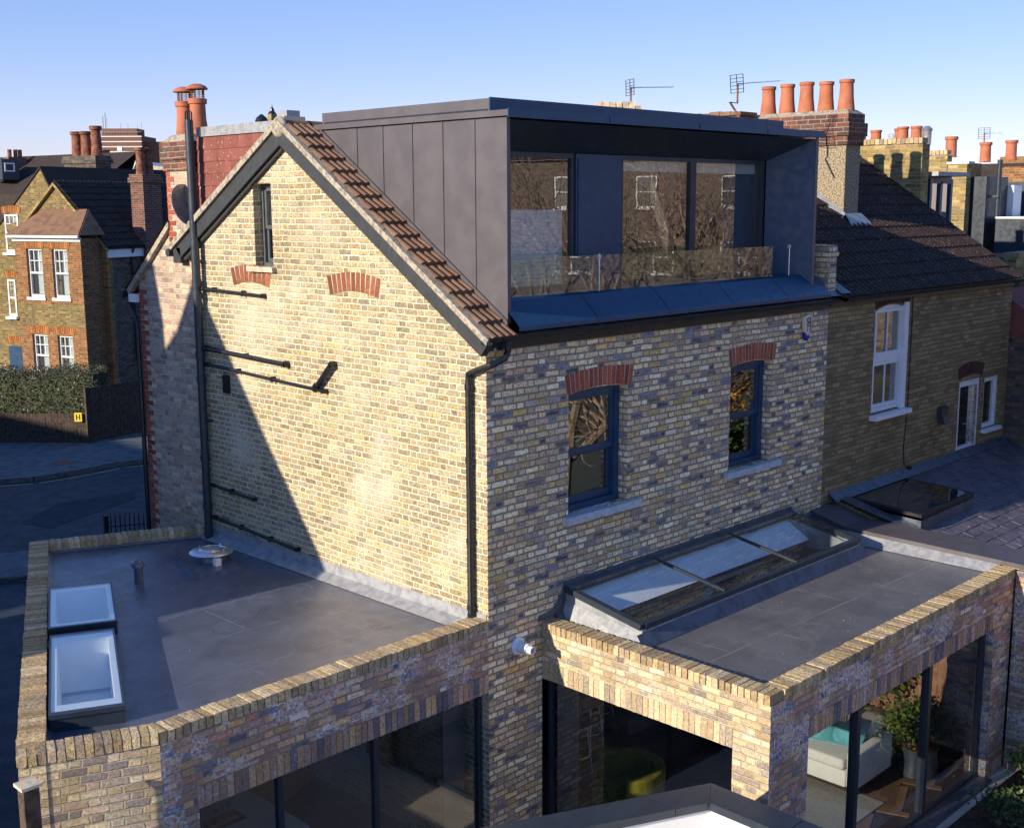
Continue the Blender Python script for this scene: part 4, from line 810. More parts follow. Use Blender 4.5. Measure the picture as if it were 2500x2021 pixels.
soften(ring(1.95, -.35, .35, .78, .36, .50, -2.4, 1.5).build('backrest', 'yellowv', yc), .03); B().lathe((1.95, -.35, .25), [(0, 0), (.38, 0), (.42, .06), (.40, .2), (.33, .22), (0, .21)], 24).build('seat', 'yellowv', yc, smooth='all')
B().lathe((1.95, -.35, .04), [(.25, 0), (.25, .02), (.04, .03), (.04, .2), (0, .2)], 20).build('base', 'brass', yc, smooth=True)
for i, (x, y) in enumerate(((2.5, .9), (3.15, 1.25), (3.8, 1.6))):
    t = thing('bar_stool', ('dark bar stool nearest the side window', 'dark bar stool in the middle of the row of three indoors', 'dark bar stool furthest from the side window')[i], 'bar stool', (x, y, .05), 'bar stools indoors')
    B().lathe((x, y, .70), [(0, 0), (.19, 0), (.2, .04), (0, .06)], 18).build('seat', 'fencer', t, smooth=True)
    for k in range(4): a = k * 1.571 + .785; B().cyl((x + .12 * math.cos(a), y + .12 * math.sin(a), .70), (x + .2 * math.cos(a), y + .2 * math.sin(a), .042), .01, n=6).build('leg', 'alu', t)
    B().tube([(x + .165 * math.cos(2 * math.pi * k / 16), y + .165 * math.sin(2 * math.pi * k / 16), .3) for k in range(17)], .008, 5).build('foot_ring', 'alu', t)
# alarm box and dish (own things)
al = thing('alarm_box', 'cream and blue burglar alarm box high on the rear wall', 'alarm box', (6.3, 0, 5.75))
lp = [(6.2, 5.92), (6.3, 5.945), (6.4, 5.92), (6.37, 5.70), (6.32, 5.645), (6.28, 5.645), (6.23, 5.70)]
o = B().slab([lp], (0, -.07, 0), X, Z, Y, .066).build('casing', 'cream', al); soften(o, .012, 2)
o = B().slab([[(6.236, 5.715), (6.364, 5.715), (6.35, 5.60), (6.31, 5.565), (6.29, 5.565), (6.25, 5.60)]], (0, -.058, 0), X, Z, Y, .05).build('blue_lens', 'blue', al); soften(o, .01, 2)
b = B()
for cz, r in ((5.865, .035), (5.80, .028)): b.tube([(6.31 + r * math.cos(t * .5), -.073, cz + r * math.sin(t * .5)) for t in range(13)], .006, 5)
b.tube([(6.245, -.072, 5.90), (6.27, -.072, 5.70)], .005, 5); b.tube([(6.355, -.072, 5.90), (6.335, -.072, 5.70)], .005, 5); b.tube([(6.345, -.073, 5.895), (6.345, -.073, 5.78)], .006, 5); b.build('emblem', 'black', al)
ds = thing('satellite_dish', 'grey satellite dish on the chimney behind the soil pipe', 'satellite dish', (-.1, 5.95, 7.5))
prof = [(0, 0), (.12, .012), (.24, .05), (.30, .085), (.296, .092), (.235, .058), (.12, .02), (0, .008)]
B().lathe((-.06, 5.86, 7.48), prof, 28, axis=(.29, -.95, .3)).build('reflector', 'leadl', ds, smooth='all')
B().tube([(-.06, 5.86, 7.48), (0, 6.0, 7.45)], .02, 8).build('bracket', 'anth', ds)
# ================================================================= NEIGHBOUR (right)
nb = thing('terraced_house', 'dark brick terraced house with brown tiled roof adjoining on the right', 'house', (6.95, 0, 0), 'terraced houses in the row')
NW = (8.41, 9.46, 4.22)
b = B(); b.slab([[(6.952, 0), (13.55, 0), (13.55, 6.12), (6.952, 6.12)], [(8.41, 4.22), (9.46, 4.22)] + archtop(8.41, 9.46, 5.84, .08), [(11.54, 3.06), (12.42, 3.06), (12.42, 4.40), (11.54, 4.40)], [(12.56, 3.42), (13.2, 3.42), (13.2, 4.36), (12.56, 4.36)]], (0, .03, 0), X, Z, Y, .2); b.build('rear_wall', 'brown', nb)
for x0, x1, zs, n in ((8.41, 9.5, 5.86, 14), (11.5, 12.45, 4.42, 12)):
    b = B(); b.arch((0, .03, 0), X, Z, -Y, x0, x1, zs, .08, .225, n); b.build('window_arch', rndbrick('dim_red_arch', [(.10, .04, .03), (.08, .035, .03)]) if 'dra' not in M else M['dra'], nb)
b = B(); frame(b, 8.42, 9.45, 4.23, 5.92, .07, .065, .09); b.box(8.485, 9.385, .07, .16, 5.02, 5.12); b.box(9.33, 9.47, .0, .068, 4.21, 5.93); b.box(8.36, 9.56, -.09, .068, 4.13, 4.205); w_ = b.build('window', 'whiteu', nb)
b = B(); frame(b, 8.488, 9.382, 5.122, 5.852, .06, .05, .06); frame(b, 8.488, 9.382, 4.30, 5.018, .075, .05, .06); b.box(8.92, 8.94, .08, .1, 5.17, 5.80); b.box(8.92, 8.94, .09, .11, 4.35, 4.97); b.build('sash', 'whiteu', w_)
for z0, z1 in ((5.17, 5.80), (4.35, 4.97)):
    b = B(); b.quad((8.53, .105, z0), (9.34, .105, z0), (9.34, .105, z1), (8.53, .105, z1)); b.build('pane', 'glass', w_)
b = B(); frame(b, 11.55, 12.41, 3.06, 4.39, .06, .10, .09); b.box(11.65, 12.31, .06, .15, 3.1, 3.2); w_ = b.build('balcony_door', 'whiteu', nb)
b = B(); b.quad((11.65, .1, 3.2), (12.2, .1, 3.2), (12.2, .1, 4.29), (11.65, .1, 4.29)); b.build('pane', 'glass', w_)
b = B(); b.box(12.2, 12.31, .045, .10, 3.2, 4.29); b.tube([(12.25, .03, 3.55), (12.25, .0, 3.55), (12.17, .0, 3.55)], .012, 6); b.build('handle', 'alu', w_)
b = B(); frame(b, 12.57, 13.19, 3.43, 4.35, .06, .07, .09); b.box(12.53, 13.23, -.06, .058, 3.36, 3.42); w_ = b.build('window', 'whiteu', nb)
b = B(); b.quad((12.64, .1, 3.5), (13.12, .1, 3.5), (13.12, .1, 4.28), (12.64, .1, 4.28)); b.build('pane', 'glass', w_)
b = B(); b.box(10.72, 10.95, -.06, .03, 3.92, 4.06); b.add([(10.74, -.06, 3.92), (10.93, -.06, 3.92), (10.93, -.12, 3.76), (10.74, -.12, 3.76), (10.74, .02, 3.92), (10.93, .02, 3.92), (10.93, .02, 3.78), (10.74, .02, 3.78)], [(0, 1, 2, 3), (4, 5, 6, 7), (0, 3, 7, 4), (1, 2, 6, 5), (2, 3, 7, 6)]); b.build('cooker_vent', 'grey', nb)
b = B(); b.tube([(9.62, .02, 6.0), (9.62, .02, 4.2), (9.55, .02, 3.5), (9.6, .02, 3.25), (9.72, .0, 3.15)], .008, 5); b.box(9.7, 9.8, -.03, .03, 3.12, 3.18); b.build('cable', 'black', nb)
b = B(); b.box(6.98, 13.5, -.02, .028, 6.0, 6.10); b.build('fascia_board', 'black', nb)
b = B(); gutter(b, (7.2, -.12, 6.13), (13.6, -.12, 6.12), .065)
for k in range(8): gutter(b, (7.35 + k * .82, -.12, 6.131), (7.38 + k * .82, -.12, 6.131), .071)
b.build('gutter', 'black', nb, smooth=True)
SN = V((0, 3.5, 2.33)).normalized()
b = B(); tiles(b, (7.1, -.14, 6.13), X, SN, 6.5, 4.4, .155, .33, .026, .02, 5); b.build('roof', 'tiled', nb)
b = B(); b.slab([[(7.1, .0), (13.5, 0), (13.5, .2), (7.1, .2)]], (0, 4.0, 5.5), X, Z, Y, .1); b.quad((7.0, 3.5, 8.53), (13.6, 3.5, 8.53), (13.6, 8, 5.8), (7.0, 8, 5.8)); b.quad((13.53, 0, 6.1), (13.53, 3.5, 8.5), (13.53, 8, 5.8), (13.53, 8, 0)); b.build('front_roof', 'tilel', nb)
b = B(); b.box(6.80, 7.02, -.06, .5, 6.22, 6.74, 0, .006); b.box(6.77, 7.05, -.08, .52, 6.74, 6.80, 0, .006); b.box(6.8, 7.02, -.06, .5, 6.80, 6.9, 0, .006); b.build('parapet_stub', 'rear', nb)
b = B(); b.quad((6.6, -.16, 6.18), (7.06, -.16, 6.17), (7.0, .55, 6.7), (6.6, .45, 6.6)); b.quad((7.03, -.16, 6.20), (7.3, -.16, 6.2), (7.2, .7, 6.76), (7.03, .7, 6.8)); b.build('valley_flashing', 'lead', nb)
# chimney with five pots
c = B(); c.box(10.0, 10.48, 1.55, 3.55, 6.9, 8.46); chn = c.build('chimney', 'pebble', nb, label='pebble-rendered chimney stack with five terracotta pots')
c = B(); c.box(9.96, 10.52, 1.51, 3.59, 8.461, 8.61); c.box(9.92, 10.56, 1.47, 3.63, 8.61, 8.83); c.box(9.96, 10.52, 1.51, 3.59, 8.83, 8.98); c.build('chimney_band', 'chim', chn)
c = B(); c.add([(9.96, 1.51, 8.98), (10.52, 1.51, 8.98), (10.52, 3.59, 8.98), (9.96, 3.59, 8.98), (10.08, 1.6, 9.05), (10.4, 1.6, 9.05), (10.4, 3.5, 9.05), (10.08, 3.5, 9.05)], [(0, 1, 5, 4), (1, 2, 6, 5), (2, 3, 7, 6), (3, 0, 4, 7), (4, 5, 6, 7)]); c.build('flaunching', 'cem', chn)
p = B(); p.lathe((10.24, 1.72, 9.03), [(.15, 0), (.148, .03), (.122, .25), (.112, .46), (.128, .47), (.13, .52), (.105, .525), (.1, .3), (0, .3)], 22); p0 = p.build('chimney_pot', 'pot', chn, smooth=True)
for k in range(1, 5): dup(p0, (0, k * .385, (0, -.01, .01, 0, -.015)[k]))
c = B(); c.quad((9.99, 1.4, 7.1), (10.5, 1.4, 7.1), (10.5, 1.53, 7.24), (9.99, 1.53, 7.24)); c.box(9.9, 9.995, 1.35, 3.4, 7.05, 7.12) if False else None
c.add([(9.99, 1.5, 7.32), (9.99, 3.4, 8.58), (9.86, 3.4, 8.46), (9.86, 1.5, 7.2)], [(0, 1, 2, 3)]); c.add([(9.85, 1.28, 7.1), (10.6, 1.28, 7.1), (10.52, 1.5, 7.32), (9.95, 1.5, 7.32)], [(0, 1, 2, 3)]); c.build('lead_apron', 'leadl', chn)
# neighbour's slated rear extension
b = B(); b.slab([[(0, 3.06), (-3.4, 2.10), (-3.4, 0), (0, 0)]], (7.32, 0, 0), Y, Z, X, .2); b.build('extension_wall', 'brown', nb)
b = B(); sl3 = V((0, 3.4, .96)).normalized(); zz = lambda y: 3.06 + y * .282
for j in range(20):
    for i in range(38):
        x = 7.45 + i * .205 + (j % 2) * .10; y = -3.45 + j * .172
        if (x < 9.45 and y > -1.12): continue
        b.obox((x, y + .09, zz(y + .09) + .012 + random.uniform(0, .006)), (X, (sl3 - V((0, 0, .03 + random.uniform(0, .03)))).normalized(), V((0, -sl3.z, sl3.y))), (.099, .105, .005), random.random() * 60, .003)
b.build('slate_roof', 'slate', nb)
b = B(); b.quad((7.3, -3.5, zz(-3.5) - .01), (15.3, -3.5, zz(-3.5) - .01), (15.3, 0.02, zz(0) - .01), (7.3, 0.02, zz(0) - .01)); b.build('roof_underlay', 'anth', nb)
b = B(); b.quad((7.2, .02, 3.17), (13.5, .02, 3.17), (13.5, -.12, 3.06), (7.2, -.12, 3.06)); b.quad((7.33, 0, 3.10), (7.33, -1.3, 2.80), (7.6, -1.3, 2.80), (7.6, 0, 3.10)); b.build('wall_flashing', 'lead', nb)
# neighbour's big rooflight
P = [V((7.62, -1.27, 0)), V((9.50, -1.22, 0)), V((9.50, -.02, 0)), V((7.62, -.02, 0))]; zk = lambda p: 3.03 + p.y * .05 + .02
b = B(); 
for k in range(4): a, c_ = P[k], P[(k + 1) % 4]; b.quad(V((a.x, a.y, 2.66)), V((c_.x, c_.y, 2.66)), V((c_.x, c_.y, zk(c_) - .05)), V((a.x, a.y, zk(a) - .05)))
r = b.build('rooflight', 'lead', nb, label='large dark flat rooflight beside the slate roof')
b = B(); PI_ = ins(P, .1)
for k in range(4):
    a, c_, ai, ci = P[k], P[(k + 1) % 4], PI_[k], PI_[(k + 1) % 4]; b.add([(a.x, a.y, zk(a)), (c_.x, c_.y, zk(c_)), (ci.x, ci.y, zk(ci)), (ai.x, ai.y, zk(ai)), (a.x, a.y, zk(a) - .09), (c_.x, c_.y, zk(c_) - .09), (ci.x, ci.y, zk(ci) - .09), (ai.x, ai.y, zk(ai) - .09)], [(0, 1, 2, 3), (4, 5, 6, 7), (0, 1, 5, 4), (2, 3, 7, 6)])
b.build('frame', 'black', r)
b = B(); b.quad(*[V((p.x, p.y, zk(p) + .004)) for p in PI_]); b.build('pane', 'glassr', r)
b = B(); b.quad(*[V((p.x, p.y, 2.5)) for p in PI_]); b.build('dark_well', 'dim', r)
# metal coping between the two extensions and party wall
b = B(); b.slab([[(-.0, 2.97), (-.5, 2.82), (-3.6, 2.80), (-3.6, 2.0), (0, 2.0)]], (6.72, 0, 0), Y, Z, X, .56); pw = b.build('party_parapet', 'extw', nb)
b = B(); pts = [(0.0, 3.02), (-.55, 2.87), (-3.65, 2.83)]
for (y0, z0), (y1, z1) in zip(pts, pts[1:]): b.add([(6.66, y0, z0), (7.34, y0, z0), (7.34, y1, z1), (6.66, y1, z1), (6.66, y0, z0 - .06), (7.34, y0, z0 - .06), (7.34, y1, z1 - .06), (6.66, y1, z1 - .06)], [(0, 1, 2, 3), (4, 5, 6, 7), (0, 3, 7, 4), (1, 2, 6, 5), (2, 3, 7, 6)])
b.build('metal_coping', 'zinc', nb)
b = B(); b.quad((6.655, -.55, 2.82), (6.655, -2.85, 2.78), (6.50, -2.85, ZQ + .006), (6.50, -.55, ZQ + .006)); b.build('parapet_flashing', 'leadl', nb, smooth='all')

# ---- further houses of the row
h2 = thing('terraced_house', 'terraced house with mossy yellow party wall and grey loft extension', 'house', (13.5, 0, 0), 'terraced houses in the row')
b = B(); b.slab([[(1.93, 5.5), (8, 5.5), (8, 8.60), (1.93, 8.60)]], (13.55, 0, 0), Y, Z, X, .3); b.build('party_wall', 'party', h2)
b = B(); b.coping((13.55, 8.0), (13.55, 1.93), (1, 0), 8.72, r0=900, pitch=.09); b.build('brick_coping', 'cope', h2)
b = B(); b.box(13.86, 19.9, 2.1, 8, 0, 6.3); b.build('rear_wall', 'darkbrick', h2)
b = B(); b.box(13.88, 15.35, 2.15, 7.9, 5.95, 8.0); b.build('loft_box', 'anth', h2)
b = B(); b.box(13.9, 15.3, 1.75, 2.6, 8.0, 8.08); b.build('canopy', 'leadl', h2)
b = B(); frame(b, 14.2, 15.2, 6.4, 7.95, 2.05, .09, .08); b.box(14.65, 14.75, 2.05, 2.13, 6.5, 7.9); w_ = b.build('balcony_door', 'anthl', h2)
b = B(); b.quad((14.29, 2.09, 6.45), (15.1, 2.09, 6.45), (15.1, 2.09, 7.86), (14.29, 2.09, 7.86)); b.build('pane', 'glass', w_)
b = B(); 
for k in range(6): b.tube([(14.2 + k * .2, 1.9, 6.35), (14.2 + k * .2, 1.9, 6.75)], .012, 5)
b.tube([(14.2, 1.9, 6.75), (15.2, 1.9, 6.75)], .015, 5); b.build('railing', 'leadl', h2)
b = B(); b.box(13.9, 14.4, 2.3, 4.3, 8.1, 8.62); c2 = b.build('chimney', 'party', h2)
pp = B(); pp.lathe((14.1, 2.35, 8.62), [(.12, 0), (.11, .03), (.10, .30), (.115, .31), (.115, .35), (.09, .35), (0, .3)], 14); p0 = pp.build('chimney_pot', 'pot', c2, smooth=True)
for dy, dz in ((.28, .0), (.34 + .16, -.01), (.86, -.04), (1.2, .0)): dup(p0, (0 if dy != .5 else .3, dy, dz))
pp = B(); pp.lathe((14.1, 2.13, 8.6), [(.09, 0), (.09, .25), (.11, .3), (.05, .36), (0, .36)], 12); pp.build('metal_cowl', 'alu', c2, smooth=True)
h3 = thing('terraced_house', 'further terraced house with tall dark flue and black loft boxes', 'house', (20, 0, 0), 'terraced houses in the row')
b = B(); b.slab([[(4.45, 5.0), (9, 5.0), (9, 8.62), (4.45, 8.62)]], (19.99, 0, 0), Y, Z, X, .25); b.slab([[(3.95, 4.9), (4.44, 4.9), (4.44, 8.40), (3.95, 8.40)]], (20.0, 0, 0), Y, Z, X, .25); b.build('party_wall', 'party', h3)
b = B(); b.coping((19.98, 9), (19.98, 4.45), (1, 0), 8.74, r0=1900, pitch=.1); b.build('brick_coping', 'cope', h3)
b = B(); b.box(19.98, 20.3, 3.9, 4.46, 8.40, 8.46); b.build('stone_coping', 'stone', h3)
b = B(); b.box(20.3, 26, .5, 9, 0, 6.2); b.build('rear_wall', 'darkbrick', h3)
b = B(); b.box(20.35, 21.6, 3.6, 9, 6.2, 8.1); b.box(22.6, 25.5, 3.4, 9, 6.2, 8.0); b.box(21.6, 22.6, 4.2, 9, 6.2, 8.0); b.build('loft_box', 'anth', h3)
b = B(); b.box(21.62, 22.1, 3.45, 4.19, 6.2, 7.9); b.build('loft_window', 'white', h3)
b = B(); b.cyl((20.7, 3.45, 7.1), (20.7, 3.45, 8.5), .06, n=12); b.box(20.6, 20.8, 3.4, 3.55, 7.6, 7.66); b.build('flue', 'anth', h3, smooth=True)
b = B(); frame(b, 22.7, 23.5, 6.4, 7.7, 3.34, .07, .06); w_ = b.build('window', 'anthl', h3)
b = B(); b.quad((22.77, 3.37, 6.47), (23.43, 3.37, 6.47), (23.43, 3.37, 7.63), (22.77, 3.37, 7.63)); b.build('pane', 'glass', w_)
b = B(); b.box(22.5, 23.2, 5.0, 8.2, 8.0, 8.5); b.build('chimney', 'party', h3); b = B(); b.box(20.5, 21.1, 5.2, 8.4, 8.1, 8.62); c2 = b.build('chimney', 'party', h3)
pp = B(); pp.lathe((20.8, 5.5, 8.6), [(.16, 0), (.14, .03), (.13, .42), (.16, .43), (.16, .5), (.12, .5), (0, .4)], 14); p0 = pp.build('chimney_pot', 'pot', c2, smooth=True)
for d in ((0, -.75, 0), (1.9, -.8, -.08), (1.95, -1.45, -.05)): dup(p0, d)
b = B(); b.box(20.4, 40, 1.7, 3.35, 7.10, 7.14); b.build('flat_roof', 'white', h3, label='bright white flat roof in sunlight')
b = B(); b.box(20.38, 40, 1.68, 3.33, 6.0, 7.095); b.build('flat_roof_box', 'anth', h3)
h4 = thing('terraced_house', 'distant end house with dark tiled gable roof at the right edge', 'house', (38, 8, 0), 'terraced houses in the row')
b = B(); b.box(26.5, 37, 5.0, 12, 0, 8.0); b.build('loft_box', 'anth', h4)
for x0, y0, s in ((29, 4.5, 1.0), (33, 4.8, .9), (40, 9, 1.1)):
    b = B(); b.slab([[(0, 7.6), (1.2 * s, 8.7), (2.6 * s, 7.6), (2.6 * s, 5), (0, 5)]], (x0, y0, 0), V((.9, .43, 0)), Z, Y, 4); b.build('gable_roof', 'tilel', h4)
b = B(); b.box(27, 27.9, 5.2, 6.2, 8.0, 8.5); b.build('chimney', 'orange', h4); b = B(); b.box(30.5, 31.4, 5.3, 6.4, 8.0, 8.9); b.build('chimney', 'orange', h4)
b = B(); b.box(28.2, 28.9, 4.9, 5.0, 6.9, 8.2); b.build('white_wall', 'white', h4)
b = B(); b.box(32, 50, 2, 3.5, 4, 7.1); b.build('rear_wall', 'darkbrick', h4)
# garden walls of the row, seen past the eaves
gwl = thing('garden_wall', 'mossy brick garden wall beyond the end of the tiled roof', 'wall', (15, -1.2, 0))
b = B(); b.box(15.9, 34, .95, 1.2, 0, 6.38); b.build('wall_body', 'party', gwl); b = B(); b.coping((15.9, .93), (34, .93), (0, 1), 6.48, .3, .11, .12, 3000); b.build('wall_coping', 'cope', gwl)
b = B(); b.box(14.9, 30, .45, .7, 0, 5.98); b.build('lower_wall', 'stockdark', gwl); b = B(); b.box(14.9, 30, .41, .74, 5.982, 6.03, 0, .01); b.build('lower_coping', 'clay', gwl)
dk = thing('terraced_house', 'dark brick rear wing at the right edge behind the balcony door', 'house', (13.7, -1, 0), 'terraced houses in the row')
b = B(); b.box(13.6, 19, -.9, .05, 0, 5.0); b.build('rear_wall', 'darkbrick', dk)
b = B(); b.slab([[(-.9, 5.0), (.3, 5.0), (.3, 5.9)]], (13.62, 0, 0), Y, Z, X, 6); b.build('roof', 'roofred', dk)
b = B(); b.box(13.66, 13.86, -.97, -.905, 4.0, 4.3); b.build('bulkhead_light', 'leadl', dk)
# chimneys on the far side of the ridge
cs = thing('chimney_stack', 'low cream-capped chimney behind the dormer roof under the left aerial', 'chimney', (12, 9, 6), 'chimneys behind the dormer roof')
p = at(1237, 225, 20); q2 = at(1345, 231, 20)
b = B(); dxy = V((q2.x - p.x, q2.y - p.y, 0)); L = dxy.length; dxy.normalize(); b.slab([[(0, 6), (L, 6), (L, p.z - .12), (0, p.z - .12)]], (p.x, p.y, 0), dxy, Z, V((-dxy.y, dxy.x, 0)), .8); b.build('stack', 'party', cs)
b = B(); n = 8
for i in range(n): b.obox((p.x + dxy.x * L * (i + .5) / n - dxy.y * .4, p.y + dxy.y * L * (i + .5) / n + dxy.x * .4, p.z - .05 + (.06 if 0 < i < n - 1 else 0)), (dxy, V((-dxy.y, dxy.x, 0)), Z), (L / n / 2 - .004, .46, .07), i * 3.3, .008)
b.build('cap', 'clay', cs)
cs2 = thing('chimney_stack', 'brick chimney stack with tiled top beside the right aerial', 'chimney', (9.5, 4, 6), 'chimneys behind the dormer roof')
b = B(); b.box(9.5, 9.95, 3.35, 4.85, 7.5, 9.02); b.build('stack', 'chim', cs2); b = B()
for i in range(7): b.box(9.46, 9.98, 3.32 + i * .223, 3.32 + i * .223 + .213, 9.022, 9.08 + (i % 3) * .01, i * 2.2)
b.build('cap', 'tile', cs2)
# aerials
def aerial(base, top, tip, label, s=1.0, kink=False):
    t = thing('television_aerial', label, 'aerial', base, 'television aerials')
    pts = [base, top] if not kink else [base, V(base) + (V(top) - V(base)) * .55 + V((-.12, .12, .0)), V(top) - Z * .3, top]
    b = B(); b.tube(pts, .016 * s, 6); b.build('mast', 'potd', t, smooth=True)
    d = V(tip) - V(top); L = d.length; d.normalize(); sd = V((-d.y, d.x, 0)).normalized()
    b = B(); b.tube([top, tip], .008 * s, 5); n = 14
    for i in range(n): c = V(top) + d * (L * (.14 + .86 * i / (n - 1))); b.tube([c - sd * .085 * s, c + sd * .085 * s], .004 * s, 4)
    b.build('boom', 'alu', t)
    b = B(); up = sd.cross(d)
    for i in range(6): c = V(top) + up * ((i - 2.5) * .05 * s); b.tube([c - sd * .14 * s - d * .02, c + sd * .14 * s - d * .02], .005 * s, 4)
    for k in (-.14, 0, .14): c = V(top) + sd * k * s; b.tube([c - up * .13 * s - d * .02, c + up * .13 * s - d * .02], .006 * s, 4)
    b.build('reflector', 'black', t)
aerial(at(1322, 232, 20), at(1323, 184, 20), at(1411, 183, 20.3), 'television aerial on its own above the cream-capped chimney')
aerial(at(1560, 262, 19), at(1547, 176, 19), at(1634, 170, 19.4), 'television aerial on a kinked pole left of the five terracotta pots', 1.1, True)
aerial(at(2062, 330, 45), at(2064, 280, 45), at(2102, 279, 46), 'small distant television aerial at the far right against the sky', 1.6)
aerial(at(1862, 296, 25), at(1874, 292, 25), at(1916, 289, 25.3), 'television aerial lying low behind the mossy party wall', .8)
cv = thing('roof_cowl', 'black domed ventilation cowl on the roof left of the ridge', 'vent', at(549, 262, 19))
c = at(549, 262, 19); B().cyl(c - Z * .25, c + Z * .08, .05, n=12).build('pipe', 'alu', cv, smooth=True); B().lathe(c + Z * .03, [(.06, 0), (.10, .0), (.105, .03), (.08, .08), (.04, .11), (.02, .13), (0, .13)], 16).build('cowl_cap', 'black', cv, smooth=True)

# ================================================================= HOUSES ACROSS THE STREET
HO = (11.42, 30.84, 0)
lh = thing('bay_house', 'yellow and orange brick house with a square two-storey bay across the street', 'house', HO, None, rad(18), local=True)
def sashwin(b_parent, x, y0, y1, z0, z1, bars=True, name='window'):
    """window facing -x at plane x"""
    b = B(); b.box(x + .08, x + .16, y0, y0 + .06, z0, z1); b.box(x + .08, x + .16, y1 - .06, y1, z0, z1); b.box(x + .08, x + .16, y0 + .06, y1 - .06, z0, z0 + .09); b.box(x + .08, x + .16, y0 + .06, y1 - .06, z1 - .06, z1); zm = (z0 + z1) / 2
    b.box(x + .09, x + .15, y0 + .06, y1 - .06, zm - .03, zm + .03)
    for k in ((1, 2) if bars else ()): yy = y0 + (y1 - y0) * k / 3; b.box(x + .10, x + .13, yy - .012, yy + .012, zm + .03, z1 - .06)
    if bars: b.box(x + .10, x + .13, y0 + .06, y1 - .06, (zm + z1) / 2 - .012, (zm + z1) / 2 + .012)
    w = b.build(name, 'white', b_parent)
    b = B(); b.quad((x + .14, y0 + .06, z0 + .09), (x + .14, y1 - .06, z0 + .09), (x + .14, y1 - .06, z1 - .06), (x + .14, y0 + .06, z1 - .06)); b.build('pane', 'glass', w)
    b = B(); b.box(x - .05, x + .09, y0 - .08, y1 + .08, z0 - .1, z0 - .005); b.build('sill', 'white', w)
    b = B(); b.box(x + .22, x + .24, y0 + .06, (y0 + y1) / 2 + .1, z0 + .1, z1 - .08); b.build('curtain', 'blind', w)
def archx(parent, x, y0, y1, zs, n, mat='orangearch', h=.26):
    b = B(); b.arch((x, 0, 0), -Y, Z, -X, -y1 - .1, -y0 + .1, zs, .06, h, n, proud=.015); b.build('window_arch', mat, parent)
b = B(); b.slab([[(-.0, 0), (12, 0), (12, 6.2), (10, 6.2), (4.45, 6.9), (2.23, 8.30), (0, 6.15)]], (0, 0, 0), Y, Z, X, .25); b.build('front_wall', 'stockdark', lh)
b = B(); b.slab([[(.0, 0), (9, 0), (9, 6.15), (0, 6.15)]], (.252, -.001, 0), X, Z, Y, .25); b.build('side_wall', 'darkbrick', lh)
b = B(); z = .3; k = 0
while z < 6.1: b.box(-.008, .1, -.004, .36 if k % 2 else .24, z + .005, z + .07, k * 1.3); z += .075; k += 1
b.build('quoin', 'orangearch', lh)
def roofslope(b, A, Bp, C, D, t=.05):
    """quad slab"""
    A, Bp, C, D = V(A), V(Bp), V(C), V(D); n = (Bp - A).cross(D - A).normalized() * t; b.add([A, Bp, C, D, A - n, Bp - n, C - n, D - n], [(0, 1, 2, 3), (4, 5, 6, 7), (0, 1, 5, 4), (1, 2, 6, 5), (2, 3, 7, 6), (3, 0, 4, 7)])
sr = V((0, 2.33, 2.3)).normalized()
b = B(); tiles(b, (-.10, -.14, 6.10), X, V((0, 2.37, 2.28)), 9.2, 3.30, .2, .34, .04, .03, 3); b.build('roof', 'tilel', lh)
b = B(); roofslope(b, (-.1, 2.23, 8.36), (9, 2.23, 8.36), (9, 4.6, 6.3), (-.1, 4.6, 6.3)); b.build('far_roof', 'tilel', lh)
b = B(); b.slab([[(-.16, 6.02), (-.12, 5.96), (2.23, 8.22), (2.23, 8.34)]], (-.13, 0, 0), Y, Z, X, .12); b.slab([[(2.232, 8.34), (2.232, 8.22), (4.5, 6.28), (4.52, 6.36)]], (-.13, 0, 0), Y, Z, X, .12); b.build('verge', 'party', lh)
b = B(); b.box(.0, 9, -.10, -.005, 5.72, 6.0); b.build('soffit_board', 'white', lh); b = B(); gutter(b, (-.05, -.17, 6.10), (9, -.17, 6.08), .07); b.tube([(1.15, -.17, 6.0), (1.15, -.05, 5.8), (1.15, -.05, 2)], .04, 6); b.build('gutter', 'black', lh)
# bay
bx = -.95
b = B(); b.slab([[(.22, 0), (3.42, 0), (3.42, 6.42), (.22, 6.42)], [(.88, 4.34), (1.62, 4.34), (1.62, 6.04), (.88, 6.04)], [(2.10, 4.34), (2.86, 4.34), (2.86, 6.04), (2.10, 6.04)], [(.88, 1.5), (1.62, 1.5), (1.62, 3.02), (.88, 3.02)], [(2.10, 1.5), (2.86, 1.5), (2.86, 3.02), (2.10, 3.02)]], (bx, 0, 0), Y, Z, X, .25)
b.slab([[(.0, 0), (.695, 0), (.695, 6.42), (0, 6.42)]], (bx + .251, .22, 0), X, Z, Y, .2); b.slab([[(.0, 0), (.695, 0), (.695, 6.42), (0, 6.42)]], (bx + .251, 3.42, 0), X, Z, -Y, .2); bay = b.build('bay', 'orange', lh)
for y0, y1 in ((.88, 1.62), (2.10, 2.86)):
    for z0, z1 in ((4.34, 6.04), (1.5, 3.02)): sashwin(lh, bx, y0, y1, z0, z1); archx(lh, bx, y0, y1, z1, 12)
b = B(); b.slab([[(.24, 3.35), (3.40, 3.35), (3.40, 4.1), (.24, 4.1)]], (bx - .004, 0, 0), Y, Z, X, .01); b.build('bay_panel', 'stockdark', lh)
b = B(); e0, e1, e2_, e3 = (bx - .18, .08, 6.5), (bx - .18, 3.58, 6.5), (.0, 2.9, 7.36), (0, .75, 7.36); roofslope(b, e0, e1, e2_, e3); roofslope(b, (.0, .05, 6.5), e0, e3, (0, .75, 7.36)); roofslope(b, e1, (0, 3.6, 6.5), (0, 2.9, 7.36), e2_); b.build('bay_roof', 'tile', lh)
b = B(); 
